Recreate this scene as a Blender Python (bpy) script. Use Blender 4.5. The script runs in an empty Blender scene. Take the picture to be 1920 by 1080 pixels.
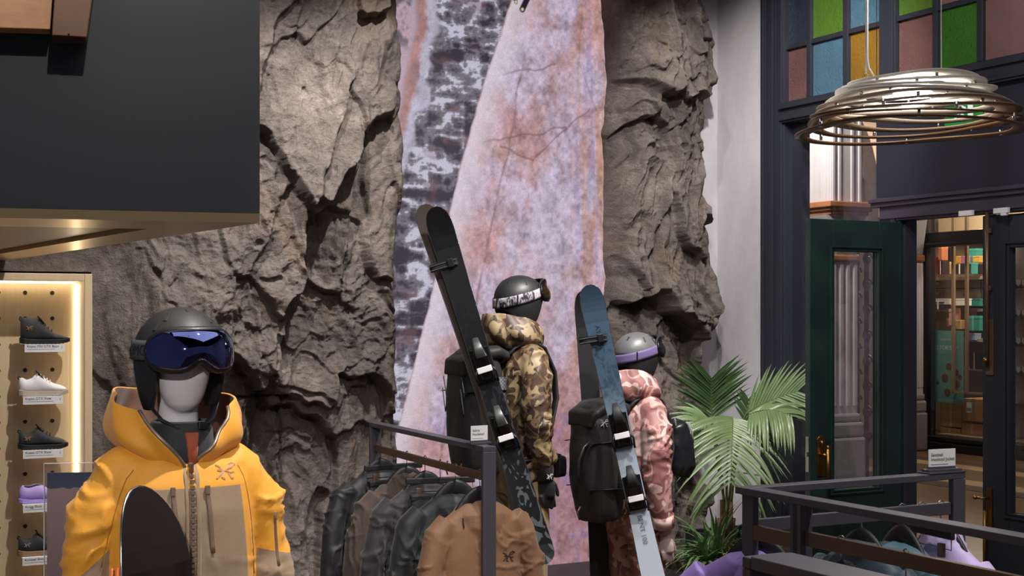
import bpy, math, random
import numpy as np
from mathutils import Vector, Matrix
from mathutils.bvhtree import BVHTree
R = math.radians
random.seed(7); rng = np.random.default_rng(11)
scene = bpy.context.scene
COL = scene.collection
# ------------------------------------------------------------------ camera
FPX, CX, CY, H = 2600.0, 960.0, 590.0, 1.95       # focal length in pixels, principal column, horizon row, eye height
cam = bpy.data.objects.new('camera', bpy.data.cameras.new('camera'))
COL.objects.link(cam)
cam.location = (0, 0, H); cam.rotation_euler = (R(90), 0, 0)
cam.data.sensor_width = 36; cam.data.lens = FPX / 1920 * 36
cam.data.shift_y = (CY - 540) / 1920
cam.data.clip_start = 0.05
scene.camera = cam
vs = scene.view_settings
vs.view_transform = 'Standard'; vs.look = 'None'; vs.exposure = 0.0; vs.gamma = 1.0; vs.use_curve_mapping = False
# ------------------------------------------------------------------ world and shop lights
w = bpy.data.worlds.new('world'); scene.world = w; w.use_nodes = True
w.node_tree.nodes['Background'].inputs[0].default_value = (0.75, 0.8, 1.0, 1)
w.node_tree.nodes['Background'].inputs[1].default_value = 0.10
def spot(loc, target, power, size=50, blend=.5, radius=.04, col=(1, .965, .93)):
    l = bpy.data.lights.new('spot', 'SPOT'); o = bpy.data.objects.new('ceiling_spot_beam', l); COL.objects.link(o)
    l.energy = power; l.spot_size = R(size); l.spot_blend = blend; l.shadow_soft_size = radius; l.color = col
    o.location = loc
    o.rotation_euler = (Vector(target) - Vector(loc)).to_track_quat('-Z', 'Y').to_euler()
    SPOTS.append((Vector(loc), Vector(target)))
    return o
def area(loc, target, power, sx, sy, col=(1, .96, .92)):
    l = bpy.data.lights.new('area', 'AREA'); o = bpy.data.objects.new('ceiling_fill_light', l); COL.objects.link(o)
    l.energy = power; l.shape = 'RECTANGLE'; l.size = sx; l.size_y = sy; l.color = col
    o.location = loc; o.rotation_euler = (Vector(target) - Vector(loc)).to_track_quat('-Z', 'Y').to_euler()
    return o
SPOTS = []
CEIL = 5.3
spot((.45, 3.25, 5.1), (-.86, 3.58, 1.45), 720, 36, .5, .02)            # yellow jacket
spot((-2.3, 4.2, 5.0), (-2.4, 8.6, 1.2), 560, 40, .6, .05)           # shoe niche
spot((-.15, 7.75, 5.2), (-.75, 9.7, 1.5), 580, 70, .7, .03)               # rock face
spot((-1.35, 7.15, 5.2), (-1.75, 9.2, 1.1), 560, 70, .7, .03)               # rock face, left
spot((1.0, 9.25, 5.2), (1.3, 10.7, 1.4), 120, 66, .7, .03)            # rock column
spot((1.3, 5.2, 5.0), (.1, 7.2, 1.5), 620, 38, .5, .04)               # camouflage jacket
spot((1.7, 5.8, 5.0), (.72, 7.2, 1.3), 520, 34, .5, .04)               # pink jacket
spot((.5, 3.6, 5.0), (-.1, 6.2, 1.0), 240, 42, .5, .04)               # centre rack
spot((2.4, 3.2, 5.0), (1.2, 4.3, 1.2), 420, 60, .6, .04)               # corner rack
spot((1.15, 7.8, 5.1), (1.6, 9.7, 1.0), 330, 36, .6, .04)               # palm
spot((1.3, 7.3, 5.1), (2.0, 10.4, 3.0), 600, 50, .7, .05)            # unseen spot added to brighten the plaster wall
spot((.9, 5.0, 5.1), (2.7, 9.3, 2.6), 430, 52, .7, .05)               # unseen spot added to brighten the shop front
spot((-.4, 2.2, 5.0), (-1.45, 4.7, 3.1), 260, 46, .5, .03)             # bulkhead and sign box
spot((-.35, -2.6, 3.9), (-.82, 3.6, 1.65), 720, 16, .7, .08)               # added front fill to brighten the yellow jacket mannequin's face
area((.3, 4.2, CEIL - .05), (.3, 4.2, 0), 110, 5.0, 5.0)  # added ambient fill under the ceiling, stands for no fitting of the shop
# ------------------------------------------------------------------ coordinate helpers
DR = Vector((-.4741, .8805, 0)); DO = Vector((.8805, .4741, 0))      # the two axes of the shop
B0 = Vector((-2.94, 8.70, 0)); F0 = Vector((2.61, 9.39, 0))
MB_ = Matrix.Translation(B0) @ Matrix.Rotation(math.atan2(.4741, .8805), 4, 'Z')     # back wall: x along, y into the wall
MF_ = Matrix.Translation(F0) @ Matrix.Rotation(math.atan2(-.8805, .4741), 4, 'Z')    # shop front: x towards the camera, y to the street
MFI = MF_.inverted(); MBI = MB_.inverted()
def P(px, py, Y): return Vector(((px - CX) / FPX * Y, Y, H + (CY - py) / FPX * Y))
def onF(px, py, o=0.0):
    """pixel -> local (x, z) on the plane parallel to the shop front at street offset o"""
    k = (px - CX) / FPX
    wv = (k * (9.39 + .4741 * o) - 2.61 - .8805 * o) / (.4741 + .8805 * k)
    Y = 9.39 - .8805 * wv + .4741 * o
    return wv, H + (CY - py) / FPX * Y
def onB(px, py, v=0.0):
    """pixel -> local (u, z) on the plane parallel to the back wall, v metres in front of it"""
    k = (px - CX) / FPX
    u = (k * (8.70 - .8805 * v) + 2.94 - .4741 * v) / (.8805 - .4741 * k)
    Y = 8.70 + u * .4741 - v * .8805
    return u, H + (CY - py) / FPX * Y
def s2l(c):
    return tuple(((x / 255) / 12.92 if x / 255 <= .04045 else ((x / 255 + .055) / 1.055) ** 2.4) for x in c)
# ------------------------------------------------------------------ noise (numpy)
def _h(ix, iy, iz, seed):
    n = (ix.astype(np.int64) * 374761393 + iy.astype(np.int64) * 668265263 + iz.astype(np.int64) * 2147483647 + seed * 1274126177) & 0xffffffff
    n = ((n ^ (n >> 13)) * 1274126177) & 0xffffffff
    n = ((n ^ (n >> 16)) * 2246822519) & 0xffffffff
    return ((n ^ (n >> 15)) & 0xffffff) / float(0xffffff)
def vnoise(x, y, z=None, seed=0):
    if z is None: z = np.zeros_like(x)
    ix, iy, iz = np.floor(x), np.floor(y), np.floor(z)
    fx, fy, fz = x - ix, y - iy, z - iz
    fx = fx * fx * fx * (fx * (fx * 6 - 15) + 10); fy = fy * fy * fy * (fy * (fy * 6 - 15) + 10); fz = fz * fz * fz * (fz * (fz * 6 - 15) + 10)
    r = 0
    for a in (0, 1):
        for b in (0, 1):
            for c in (0, 1):
                wgt = (fx if a else 1 - fx) * (fy if b else 1 - fy) * (fz if c else 1 - fz)
                r = r + wgt * _h(ix + a, iy + b, iz + c, seed)
    return r * 2 - 1
def fbm(x, y, z=None, oct=4, seed=0, gain=.5, ridged=False):
    if z is None: z = np.zeros_like(x)
    r = 0; a = 1.0; tot = 0
    for i in range(oct):
        n = vnoise(x * 2 ** i + 13.7 * i, y * 2 ** i + 5.1 * i, z * 2 ** i + 9.3 * i, seed + i)
        if ridged: n = 1 - 2 * np.abs(n)
        r = r + a * n; tot += a; a *= gain
    return r / tot
def worley(x, y, seed=0):
    ix, iy = np.floor(x), np.floor(y)
    f1 = np.full_like(x, 9.0); f2 = np.full_like(x, 9.0); rid = np.zeros_like(x); dx = np.zeros_like(x); dy = np.zeros_like(x); r2 = np.zeros_like(x)
    zz = np.zeros_like(x)
    for a in (-1, 0, 1):
        for b in (-1, 0, 1):
            cx = ix + a; cy = iy + b
            px = cx + _h(cx, cy, zz, seed); py = cy + _h(cx, cy, zz + 1, seed)
            d = np.sqrt((x - px) ** 2 + (y - py) ** 2)
            m = d < f1
            f2 = np.where(m, f1, np.minimum(f2, d))
            rid = np.where(m, _h(cx, cy, zz + 2, seed), rid); r2 = np.where(m, _h(cx, cy, zz + 3, seed), r2)
            dx = np.where(m, x - px, dx); dy = np.where(m, y - py, dy); f1 = np.where(m, d, f1)
    return f1, f2, rid, r2, dx, dy
def sstep(a, b, x):
    t = np.clip((x - a) / (b - a), 0, 1); return t * t * (3 - 2 * t)
# ------------------------------------------------------------------ objects
def thing(name, label, cat, loc=(0, 0, 0), rotz=0.0, group=None, M=None):
    o = bpy.data.objects.new(name, None); COL.objects.link(o); o.empty_display_size = .05
    if M is not None: o.matrix_basis = M
    else: o.location = loc; o.rotation_euler = (0, 0, rotz)
    return tag(o, label, cat, group)
def tag(o, label=None, cat=None, group=None, kind=None):
    if label: o['label'] = label
    if cat: o['category'] = cat
    if group: o['group'] = group
    if kind: o['kind'] = kind
    return o
def link(name, me, m, parent=None, M=None, smooth=False, bevel=0, solid=0, sub=0, seg=2):
    o = bpy.data.objects.new(name, me); COL.objects.link(o)
    if m is not None:
        for mm in (m if isinstance(m, (list, tuple)) else [m]): me.materials.append(mm)
    if parent is not None: o.parent = parent
    if M is not None: o.matrix_basis = M
    if smooth: me.polygons.foreach_set('use_smooth', [True] * len(me.polygons))
    if solid:
        md = o.modifiers.new('thick', 'SOLIDIFY'); md.thickness = solid; md.offset = 0 if solid > 0 else 1
        if solid < 0: md.thickness = -solid
        if isinstance(m, (list, tuple)) and len(m) > 1: md.material_offset = 1
    if sub:
        md = o.modifiers.new('sub', 'SUBSURF'); md.levels = sub; md.render_levels = sub
    if bevel:
        md = o.modifiers.new('bevel', 'BEVEL'); md.width = bevel; md.segments = seg; md.limit_method = 'ANGLE'; md.harden_normals = False
    return o
class MB:
    def __init__(s): s.v = []; s.f = []
    def add(s, vs_, fs):
        n = len(s.v); s.v += [tuple(p) for p in vs_]; s.f += [tuple(i + n for i in f) for f in fs]; return s
    def box(s, x0, x1, y0, y1, z0, z1):
        return s.add([(x0, y0, z0), (x1, y0, z0), (x1, y1, z0), (x0, y1, z0), (x0, y0, z1), (x1, y0, z1), (x1, y1, z1), (x0, y1, z1)],
                     [(0, 3, 2, 1), (4, 5, 6, 7), (0, 1, 5, 4), (1, 2, 6, 5), (2, 3, 7, 6), (3, 0, 4, 7)])
    def bar(s, a, b, wx, wy, up=(0, 0, 1)):
        a = Vector(a); b = Vector(b); d = (b - a).normalized(); up = Vector(up)
        if abs(d.dot(up)) > .98: up = Vector((0, 1, 0))
        sx = d.cross(up).normalized(); sy = sx.cross(d).normalized()
        q = [(-1, -1), (1, -1), (1, 1), (-1, 1)]
        v = [p + sx * (i * wx / 2) + sy * (j * wy / 2) for p in (a, b) for i, j in q]
        return s.add(v, [(3, 2, 1, 0), (4, 5, 6, 7), (0, 1, 5, 4), (1, 2, 6, 5), (2, 3, 7, 6), (3, 0, 4, 7)])
    def loft(s, pts, radii, n=16, up=(0, 0, 1), caps=True, power=2.0, closed=False):
        """rings of (rx, ry) along pts; rx along the side axis, ry along the other"""
        pts = [Vector(p) for p in pts]; k = len(pts); rings = []; prev = None
        for i, p in enumerate(pts):
            if closed: d = pts[(i + 1) % k] - pts[i - 1]
            else: d = pts[min(i + 1, k - 1)] - pts[max(i - 1, 0)]
            d.normalize()
            if prev is None:
                u = Vector(up)
                if abs(d.dot(u)) > .95: u = Vector((0, 1, 0))
                sx = d.cross(u).normalized()
            else:
                sx = (prev - d * prev.dot(d)).normalized()
            prev = sx; sy = d.cross(sx)
            r = radii[i] if isinstance(radii, (list, tuple)) else radii
            rx, ry = r if isinstance(r, (tuple, list)) else (r, r)
            ring = []
            for j in range(n):
                a = 2 * math.pi * j / n; c, q = math.cos(a), math.sin(a)
                e = 2 / power
                ring.append(p + sx * (rx * math.copysign(abs(c) ** e, c)) + sy * (ry * math.copysign(abs(q) ** e, q)))
            rings.append(ring)
        fs = []
        for i in range(k if closed else k - 1):
            for j in range(n):
                a = i * n + j; b = i * n + (j + 1) % n; i2 = (i + 1) % k
                fs.append((a, b, i2 * n + (j + 1) % n, i2 * n + j))
        if caps and not closed: fs += [tuple(range(n))[::-1], tuple((k - 1) * n + j for j in range(n))]
        return s.add([p for r_ in rings for p in r_], fs)
    def tube(s, pts, r, n=8): return s.loft(pts, r, n)
    def lathe(s, prof, n=24, c=(0, 0, 0), cap=True):
        """prof = [(radius, z)]"""
        v = [(c[0] + r * math.cos(2 * math.pi * j / n), c[1] + r * math.sin(2 * math.pi * j / n), c[2] + z) for r, z in prof for j in range(n)]
        f = [(i * n + j, i * n + (j + 1) % n, (i + 1) * n + (j + 1) % n, (i + 1) * n + j) for i in range(len(prof) - 1) for j in range(n)]
        if cap: f += [tuple(range(n))[::-1], tuple((len(prof) - 1) * n + j for j in range(n))]
        return s.add(v, f)
    def prism(s, poly, y0, y1):
        """outline in (x, z), extruded along y"""
        n = len(poly)
        v = [(x, y0, z) for x, z in poly] + [(x, y1, z) for x, z in poly]
        ar = sum(poly[i][0] * poly[(i + 1) % n][1] - poly[(i + 1) % n][0] * poly[i][1] for i in range(n))
        f = [tuple(range(n)), tuple(range(n, 2 * n))[::-1]] + [(i + n, (i + 1) % n + n, (i + 1) % n, i) for i in range(n)]
        if ar < 0: f = [t[::-1] for t in f]
        return s.add(v, f)
    def grid(s, fn, nu, nv, closeu=False):
        """fn(i/nu, j/nv) -> point"""
        cu = nu if closeu else nu + 1
        v = [fn(i / nu, j / nv) for i in range(cu) for j in range(nv + 1)]
        f = []
        for i in range(nu):
            for j in range(nv):
                a = i * (nv + 1) + j; b = ((i + 1) % cu) * (nv + 1) + j
                f.append((a, b, b + 1, a + 1))
        return s.add(v, f)
    def ball(s, c, r, n=14):
        rx, ry, rz = r if isinstance(r, (tuple, list)) else (r, r, r)
        pr = [(math.sin(math.pi * i / n), -math.cos(math.pi * i / n)) for i in range(1, n)]
        m = 2 * n
        v = [(c[0] + rx * a * math.cos(2 * math.pi * j / m), c[1] + ry * a * math.sin(2 * math.pi * j / m), c[2] + rz * b) for a, b in pr for j in range(m)]
        f = [(i * m + j, i * m + (j + 1) % m, (i + 1) * m + (j + 1) % m, (i + 1) * m + j) for i in range(len(pr) - 1) for j in range(m)]
        f += [tuple(range(m))[::-1], tuple((len(pr) - 1) * m + j for j in range(m))]
        return s.add(v, f)
    def xf(s, M): s.v = [tuple(M @ Vector(p)) for p in s.v]; return s
    def mesh(s, name='mesh'):
        me = bpy.data.meshes.new(name); me.from_pydata(s.v, [], s.f); me.update(); return me
    def build(s, name, m, parent=None, M=None, **k):
        return link(name, s.mesh(name), m, parent, M, **k)
def fuse(mb, voxel=.012, smooth=4, disp=None, factor=.5):
    """one continuous skin around overlapping volumes"""
    me = mb.mesh(); o = bpy.data.objects.new('tmp', me); COL.objects.link(o)
    md = o.modifiers.new('r', 'REMESH'); md.mode = 'VOXEL'; md.voxel_size = voxel
    if smooth:
        ms = o.modifiers.new('s', 'SMOOTH'); ms.iterations = smooth; ms.factor = factor
    dg = bpy.context.evaluated_depsgraph_get(); dg.update()
    r = bpy.data.meshes.new_from_object(o.evaluated_get(dg))
    bpy.data.objects.remove(o); bpy.data.meshes.remove(me)
    if disp is not None:
        n = len(r.vertices); co = np.empty(n * 3); r.vertices.foreach_get('co', co); co = co.reshape(-1, 3)
        no = np.empty(n * 3); r.vertices.foreach_get('normal', no); no = no.reshape(-1, 3)
        co = co + no * disp(co)[:, None]
        r.vertices.foreach_set('co', co.ravel()); r.update()
    return r
def folds(amp=.008, sc=9.0, seed=0, stretch=(1, 1, .55)):
    """cloth folds: warped ridges"""
    def fn(c):
        x, y, z = c[:, 0] * sc * stretch[0], c[:, 1] * sc * stretch[1], c[:, 2] * sc * stretch[2]
        wx = fbm(x * .6, y * .6, z * .6, 2, seed + 40) * 1.3
        a = fbm(x + wx, y - wx, z + wx, 3, seed, .5, True)
        b = fbm(x * .35, y * .35, z * .5, 2, seed + 9)
        return amp * (a * .9 + b * .8)
    return fn
def bvh_of(me): return BVHTree.FromPolygons([v.co[:] for v in me.vertices], [p.vertices[:] for p in me.polygons])
def drape(bvh, x, z, off=.003, y0=-1.0, d=(0, 1, 0)):
    h = bvh.ray_cast(Vector((x, y0, z)), Vector(d))
    if h[0] is None: return Vector((x, 0, z))
    return h[0] + Vector(d) * -off
def drape_patch(bvh, x0, x1, z0, z1, nx, nz, off=.003, y0=-1.0, shape=None):
    def fn(a, b):
        x, z = x0 + (x1 - x0) * a, z0 + (z1 - z0) * b
        if shape: x, z = shape(a, b)
        return drape(bvh, x, z, off, y0)
    return MB().grid(fn, nx, nz)
_txt = {}
def text_mesh(txt, size, align='LEFT'):
    """letters as flat faces in the (x, z) plane, facing -y"""
    cu = bpy.data.curves.new('t', 'FONT'); cu.body = txt; cu.size = size; cu.align_x = align; cu.resolution_u = 3
    o = bpy.data.objects.new('t', cu); COL.objects.link(o)
    dg = bpy.context.evaluated_depsgraph_get(); dg.update()
    me = bpy.data.meshes.new_from_object(o.evaluated_get(dg)); bpy.data.objects.remove(o)
    m = MB(); m.add([(v.co.x, 0, v.co.y) for v in me.vertices], [p.vertices[:] for p in me.polygons]); bpy.data.meshes.remove(me)
    return m
def copy_tree(o, parent=None):
    c = o.copy(); COL.objects.link(c); c.parent = parent
    for ch in o.children: copy_tree(ch, c)
    return c
# ------------------------------------------------------------------ materials
def rgba(c): return (*c, 1.0)
class NT:
    def __init__(s, name):
        s.m = bpy.data.materials.new(name); s.m.use_nodes = True; s.t = s.m.node_tree; s.b = s.t.nodes['Principled BSDF']; s.out = s.t.nodes['Material Output']
    def n(s, typ, **k):
        nd = s.t.nodes.new(typ)
        for a, b in k.items():
            if a in nd.inputs: nd.inputs[a].default_value = b
            else: setattr(nd, a, b)
        return nd
    def l(s, a, b): s.t.links.new(a, b)
    def co(s, scale=None, kind='Object'):
        tc = s.n('ShaderNodeTexCoord')
        if scale is None: return tc.outputs[kind]
        mp = s.n('ShaderNodeMapping'); mp.inputs['Scale'].default_value = scale; s.l(tc.outputs[kind], mp.inputs[0]); return mp.outputs[0]
    def noise(s, vec, sc, det=4, rough=.55, dist=0):
        nd = s.n('ShaderNodeTexNoise'); nd.inputs['Scale'].default_value = sc; nd.inputs['Detail'].default_value = det
        nd.inputs['Roughness'].default_value = rough; nd.inputs['Distortion'].default_value = dist
        if vec is not None: s.l(vec, nd.inputs['Vector'])
        return nd.outputs[0]
    def ramp(s, fac, stops, mode='LINEAR'):
        nd = s.n('ShaderNodeValToRGB'); e = nd.color_ramp.elements; nd.color_ramp.interpolation = mode
        while len(e) < len(stops): e.new(.5)
        for i, (p, c) in enumerate(stops): e[i].position = p; e[i].color = rgba(c)
        s.l(fac, nd.inputs[0]); return nd.outputs[0]
    def mix(s, fac, a, b, typ='MIX'):
        nd = s.n('ShaderNodeMix'); nd.data_type = 'RGBA'; nd.blend_type = typ
        for sock, val in ((nd.inputs[0], fac), (nd.inputs[6], a), (nd.inputs[7], b)):
            if hasattr(val, 'is_linked'): s.l(val, sock)
            else: sock.default_value = val if not isinstance(val, tuple) else rgba(val)
        return nd.outputs[2]
    def math(s, op, a, b=None, c=None):
        nd = s.n('ShaderNodeMath'); nd.operation = op
        for i, v in enumerate((a, b, c)):
            if v is None: continue
            if hasattr(v, 'is_linked'): s.l(v, nd.inputs[i])
            else: nd.inputs[i].default_value = v
        return nd.outputs[0]
    def bump(s, h, st=.3, dist=.01):
        nd = s.n('ShaderNodeBump'); nd.inputs['Strength'].default_value = st; nd.inputs['Distance'].default_value = dist
        s.l(h, nd.inputs['Height']); s.l(nd.outputs[0], s.b.inputs['Normal']); return nd
    def set(s, col=None, rough=None, metal=None, **k):
        if col is not None:
            if hasattr(col, 'is_linked'): s.l(col, s.b.inputs['Base Color'])
            else: s.b.inputs['Base Color'].default_value = rgba(col)
        for nm, v in (('Roughness', rough), ('Metallic', metal)):
            if v is None: continue
            if hasattr(v, 'is_linked'): s.l(v, s.b.inputs[nm])
            else: s.b.inputs[nm].default_value = v
        for a, b in k.items():
            key = a.replace('_', ' ')
            s.b.inputs[key].default_value = b
        return s.m
def plain(name, rgb, rough=.5, metal=0.0, var=.12, sc=20, bump=0.0, bsc=200, **k):
    """a colour with slight mottling and fine relief"""
    t = NT(name); c = s2l(rgb); v = t.co()
    n = t.noise(v, sc, 4)
    col = t.mix(n, tuple(x * (1 - var) for x in c), tuple(min(1, x * (1 + var)) for x in c))
    t.set(col, rough, metal, **k)
    if bump: t.bump(t.noise(v, bsc, 2), bump, .002)
    return t.m
def emit(name, rgb, st):
    t = NT(name); t.b.inputs['Emission Color'].default_value = rgba(s2l(rgb)); t.b.inputs['Emission Strength'].default_value = st
    t.set((0, 0, 0), .6); return t.m
def fabric(name, rgb, rough=.75, weave=900, var=.1, bump=.15, sheen=.2):
    t = NT(name); c = s2l(rgb); v = t.co(); n = t.noise(v, 6, 4)
    col = t.mix(n, tuple(x * (1 - var) for x in c), tuple(min(1, x * (1 + var)) for x in c))
    t.set(col, rough); t.b.inputs['Sheen Weight'].default_value = sheen
    h = t.math('ADD', t.noise(v, weave, 1), t.math('MULTIPLY', t.noise(v, 28, 4, .6, .6), 2.2)); t.bump(h, bump, .004)
    return t.m
def camo(name, cols, sc=14, dist=1.2, rough=.55, stretch=(1, 1, 1)):
    t = NT(name); v = t.co(stretch); cc = [s2l(c) for c in cols]
    a = t.noise(v, sc, 1.2, .4, dist)
    mp = t.n('ShaderNodeMapping'); mp.inputs['Location'].default_value = (7.3, 2.1, 4.4); t.l(v, mp.inputs[0])
    b = t.noise(mp.outputs[0], sc * 1.25, 1.2, .4, dist)
    col = t.ramp(a, [(0, cc[0]), (.47, cc[1]), (.56, cc[2])], 'CONSTANT')
    col = t.mix(t.ramp(b, [(0, (0, 0, 0)), (.56, (1, 1, 1))], 'CONSTANT'), col, cc[3])
    t.set(col, rough); t.bump(t.noise(v, 30, 4, .6, .8), .25, .006)
    return t.m
def wood(name, c1, c2, rough=.5, axis=2, sc=1.0):
    t = NT(name); st = [14.0, 14.0, 14.0]; st[axis] = .9; v = t.co(tuple(x * sc for x in st))
    n = t.noise(v, 2.2, 5, .6, 1.0); f = t.noise(v, 9, 3, .6)
    col = t.ramp(t.math('ADD', t.math('MULTIPLY', n, .7), t.math('MULTIPLY', f, .3)), [(.25, s2l(c1)), (.75, s2l(c2))])
    t.set(col, rough); t.bump(f, .05, .003); return t.m
def glass(name, tint=(1, 1, 1), rough=.0, alpha=.12):
    """thin pane: mostly see-through with a mirror film"""
    t = NT(name); tr = t.n('ShaderNodeBsdfTransparent'); tr.inputs[0].default_value = rgba(tint)
    gl = t.n('ShaderNodeBsdfGlossy'); gl.inputs['Roughness'].default_value = rough
    fr = t.n('ShaderNodeLayerWeight'); f5 = t.math('POWER', fr.outputs['Facing'], 4.0)
    mx = t.n('ShaderNodeMixShader'); t.l(t.math('MULTIPLY_ADD', f5, .8, .045), mx.inputs[0]); t.l(tr.outputs[0], mx.inputs[1]); t.l(gl.outputs[0], mx.inputs[2])
    t.l(mx.outputs[0], t.out.inputs[0]); return t.m
M = {}
M['white_card'] = plain('white card', (232, 230, 232), .55, var=.02)
M['ink'] = plain('black ink', (28, 28, 32), .7, var=.02)
M['grey_ink'] = plain('grey ink', (120, 120, 124), .7, var=.02)
M['black_steel'] = plain('blackened steel', (86, 83, 92), .42, .35, .15, 9, .08, 400)
M['black_plastic'] = plain('black plastic', (22, 22, 25), .42, var=.1)
M['gloss_black'] = plain('gloss black', (14, 14, 16), .12, var=.05)
M['matte_black'] = plain('matte black', (26, 26, 29), .6, var=.1)
M['chrome'] = plain('chrome', (200, 200, 205), .18, 1.0, .03)
M['brass'] = plain('aged brass', (150, 112, 62), .35, 1.0, .2, 12)
M['bronze'] = plain('bronze', (122, 94, 76), .38, .6, .15, 7)
M['glass'] = glass('clear glass')
# ================================================================== the setting
def struct(o): o['kind'] = 'structure'; return o
M['plaster'] = (lambda t: (t.set(t.ramp(t.math('ADD', t.math('MULTIPLY', t.noise(t.co((1, 1, .35)), 2.2, 6, .6, .5), .75), t.math('MULTIPLY', t.noise(t.co(), 14, 4), .25)),
                 [(.3, s2l((176, 171, 177))), (.7, s2l((205, 200, 205)))]), .7), t.bump(t.noise(t.co((1, 1, .3)), 5, 5, .6), .12, .01), t.m)[2])(NT('grey plaster'))
M['navy_paint'] = plain('dark navy paint', (41, 43, 51), .38, 0, .12, 5, .05, 60)
M['green_paint'] = (lambda t: (t.set(t.ramp(t.noise(t.co(), 3, 4), [(.35, s2l((23, 39, 37))), (.7, s2l((34, 57, 51)))]), .32), t.bump(t.noise(t.co((60, 60, 4)), 3, 3), .08, .002), t.m)[2])(NT('dark green paint'))
M['floor'] = wood('oak floor', (96, 74, 52), (140, 110, 80), .4, 1, .4)
M['dark_ceiling'] = plain('dark ceiling', (44, 44, 48), .8)
struct(MB().box(-2.3, 12, -8, .25, -.12, 0).build('floor', M['floor'], M=MF_))
struct(MB().box(-2.3, 12, -8, .25, CEIL, CEIL + .12).build('ceiling', M['dark_ceiling'], M=MF_))
struct(MB().box(onB(1250, 500)[0], 5.3, -.006, .0, 0, CEIL).build('wall_back_return', M['plaster'], M=MB_))
struct(MB().box(-1.9, 5.6, .0, .2, 0, CEIL).build('wall_back', plain('dark backing board', (60, 58, 60), .8), M=MB_))
jw0 = onF(1436, 500)[0]; jw1 = onF(1476, 500)[0]
ZT = 3.52                                                            # foot of the stained glass
wall = MB().box(-2.03, jw0, 0, .25, 0, CEIL).box(jw0, 7.0, .0, .25, 4.86, CEIL).box(2.6, 7.0, 0, .25, 0, 4.86)
struct(wall.build('wall_right', M['plaster'], M=MF_))
# thin joints of the plaster panels
for (a, b, c) in ((1316, 1436, 873),):
    x0, z0 = onF(a, c); x1, z1 = onF(b, c)
    struct(MB().box(x0, x1, -.004, .0, z0 - .002, z0 + .002).build('trim_2', plain('joint shadow gap', (128, 124, 130), .8), M=MF_))
# --- dark timber jamb with stepped mouldings
jm = MB().box(jw0, jw1, -.03, .22, 0, 4.86)
wd = jw1 - jw0
for a, b, d in ((0, .12, .055), (.2, .42, .045), (.5, .62, .065), (.72, .95, .05)):
    jm.box(jw0 + wd * a, jw0 + wd * b, -d, -.02, 0, 4.86)
struct(jm.build('trim_1', M['navy_paint'], M=MF_, bevel=.004))
# --- stained glass units above the doors
GL = {}
def stained(name, rgb):
    t = NT(name); v = t.co(); c = s2l(rgb)
    n = t.noise(v, 3, 3)
    t.set(t.mix(n, tuple(x * .55 for x in c), tuple(min(1, x * 1.05) for x in c)), .22, 0)
    t.b.inputs['Transmission Weight'].default_value = .15
    t.bump(t.noise(v, 42, 2, .5, 1.0), .7, .012); return t.m
GL = dict(brown=stained('brown cathedral glass', (124, 88, 84)), pink=stained('pink cathedral glass', (150, 112, 110)), green=stained('green cathedral glass', (92, 128, 44)),
          deep=stained('deep green cathedral glass', (58, 122, 34)), blue=stained('blue cathedral glass', (86, 122, 142)), navy=stained('navy cathedral glass', (48, 58, 76)), amber=stained('amber cathedral glass', (150, 112, 36)))
ZB = [3.545, 3.955, 4.37, 4.78]
def stained_window(name, cols, colours):
    root = struct(thing(name, None, None, M=MF_))
    x0, x1 = cols[0][0] - .05, cols[-1][1] + .05
    fr = MB().box(x0, x0 + .05, -.02, .06, ZT, 4.86).box(x1 - .05, x1, -.02, .06, ZT, 4.86).box(x0 + .05, x1 - .05, -.021, .061, ZT, ZB[0]).box(x0 + .05, x1 - .05, -.021, .061, ZB[3], 4.86)
    fr.build('window_frame', M['navy_paint'], root, bevel=.003)
    for i in range(len(cols) - 1):
        MB().box(cols[i][1], cols[i + 1][0], -.012, .05, ZB[0], ZB[3]).build('muntin', M['navy_paint'], root, bevel=.006)
    for j in (1, 2):
        for a, b in cols:
            MB().box(a, b, -.01, .05, ZB[j] - .022, ZB[j] + .014).build('glazing_bar', M['navy_paint'], root, bevel=.005)
    for j in range(3):
        for i, (a, b) in enumerate(cols):
            z0 = ZB[j] + (.012 if j else 0)
            MB().box(a - .003, b + .003, .016, .022, z0, ZB[j + 1] - .02).build('pane', GL[colours[j][i]], root)
    return root
def wcols(l): return [(onF(a, 150)[0], onF(b, 150)[0]) for a, b in l]
stained_window('window_1', wcols([(1459, 1514), (1522, 1582), (1592, 1654)]), [['brown', 'blue', 'amber'], ['navy', 'green', 'blue'], ['blue', 'amber', 'green']])
stained_window('window_2', wcols([(1683, 1750), (1760, 1833), (1845, 1938), (1952, 2050)]), [['brown', 'deep', 'pink', 'blue'], ['green', 'pink', 'pink', 'green'], ['pink', 'green', 'amber', 'pink']])
# --- transom beam under the stained glass
tb = MB().box(jw1 - .02, 2.6, -.05, .2, 3.385, ZT).box(jw1 - .02, 2.6, -.075, -.045, 3.485, ZT + .012).box(jw1 - .02, 2.6, -.065, -.045, 3.40, 3.425)
struct(tb.build('trim_3', M['navy_paint'], M=MF_, bevel=.004))
mw = onF(1660, 150)[0]
struct(MB().box(onF(1655, 100)[0], onF(1680, 100)[0], -.035, .08, ZT, 4.86).build('trim_4', M['navy_paint'], M=MF_, bevel=.004))
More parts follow.
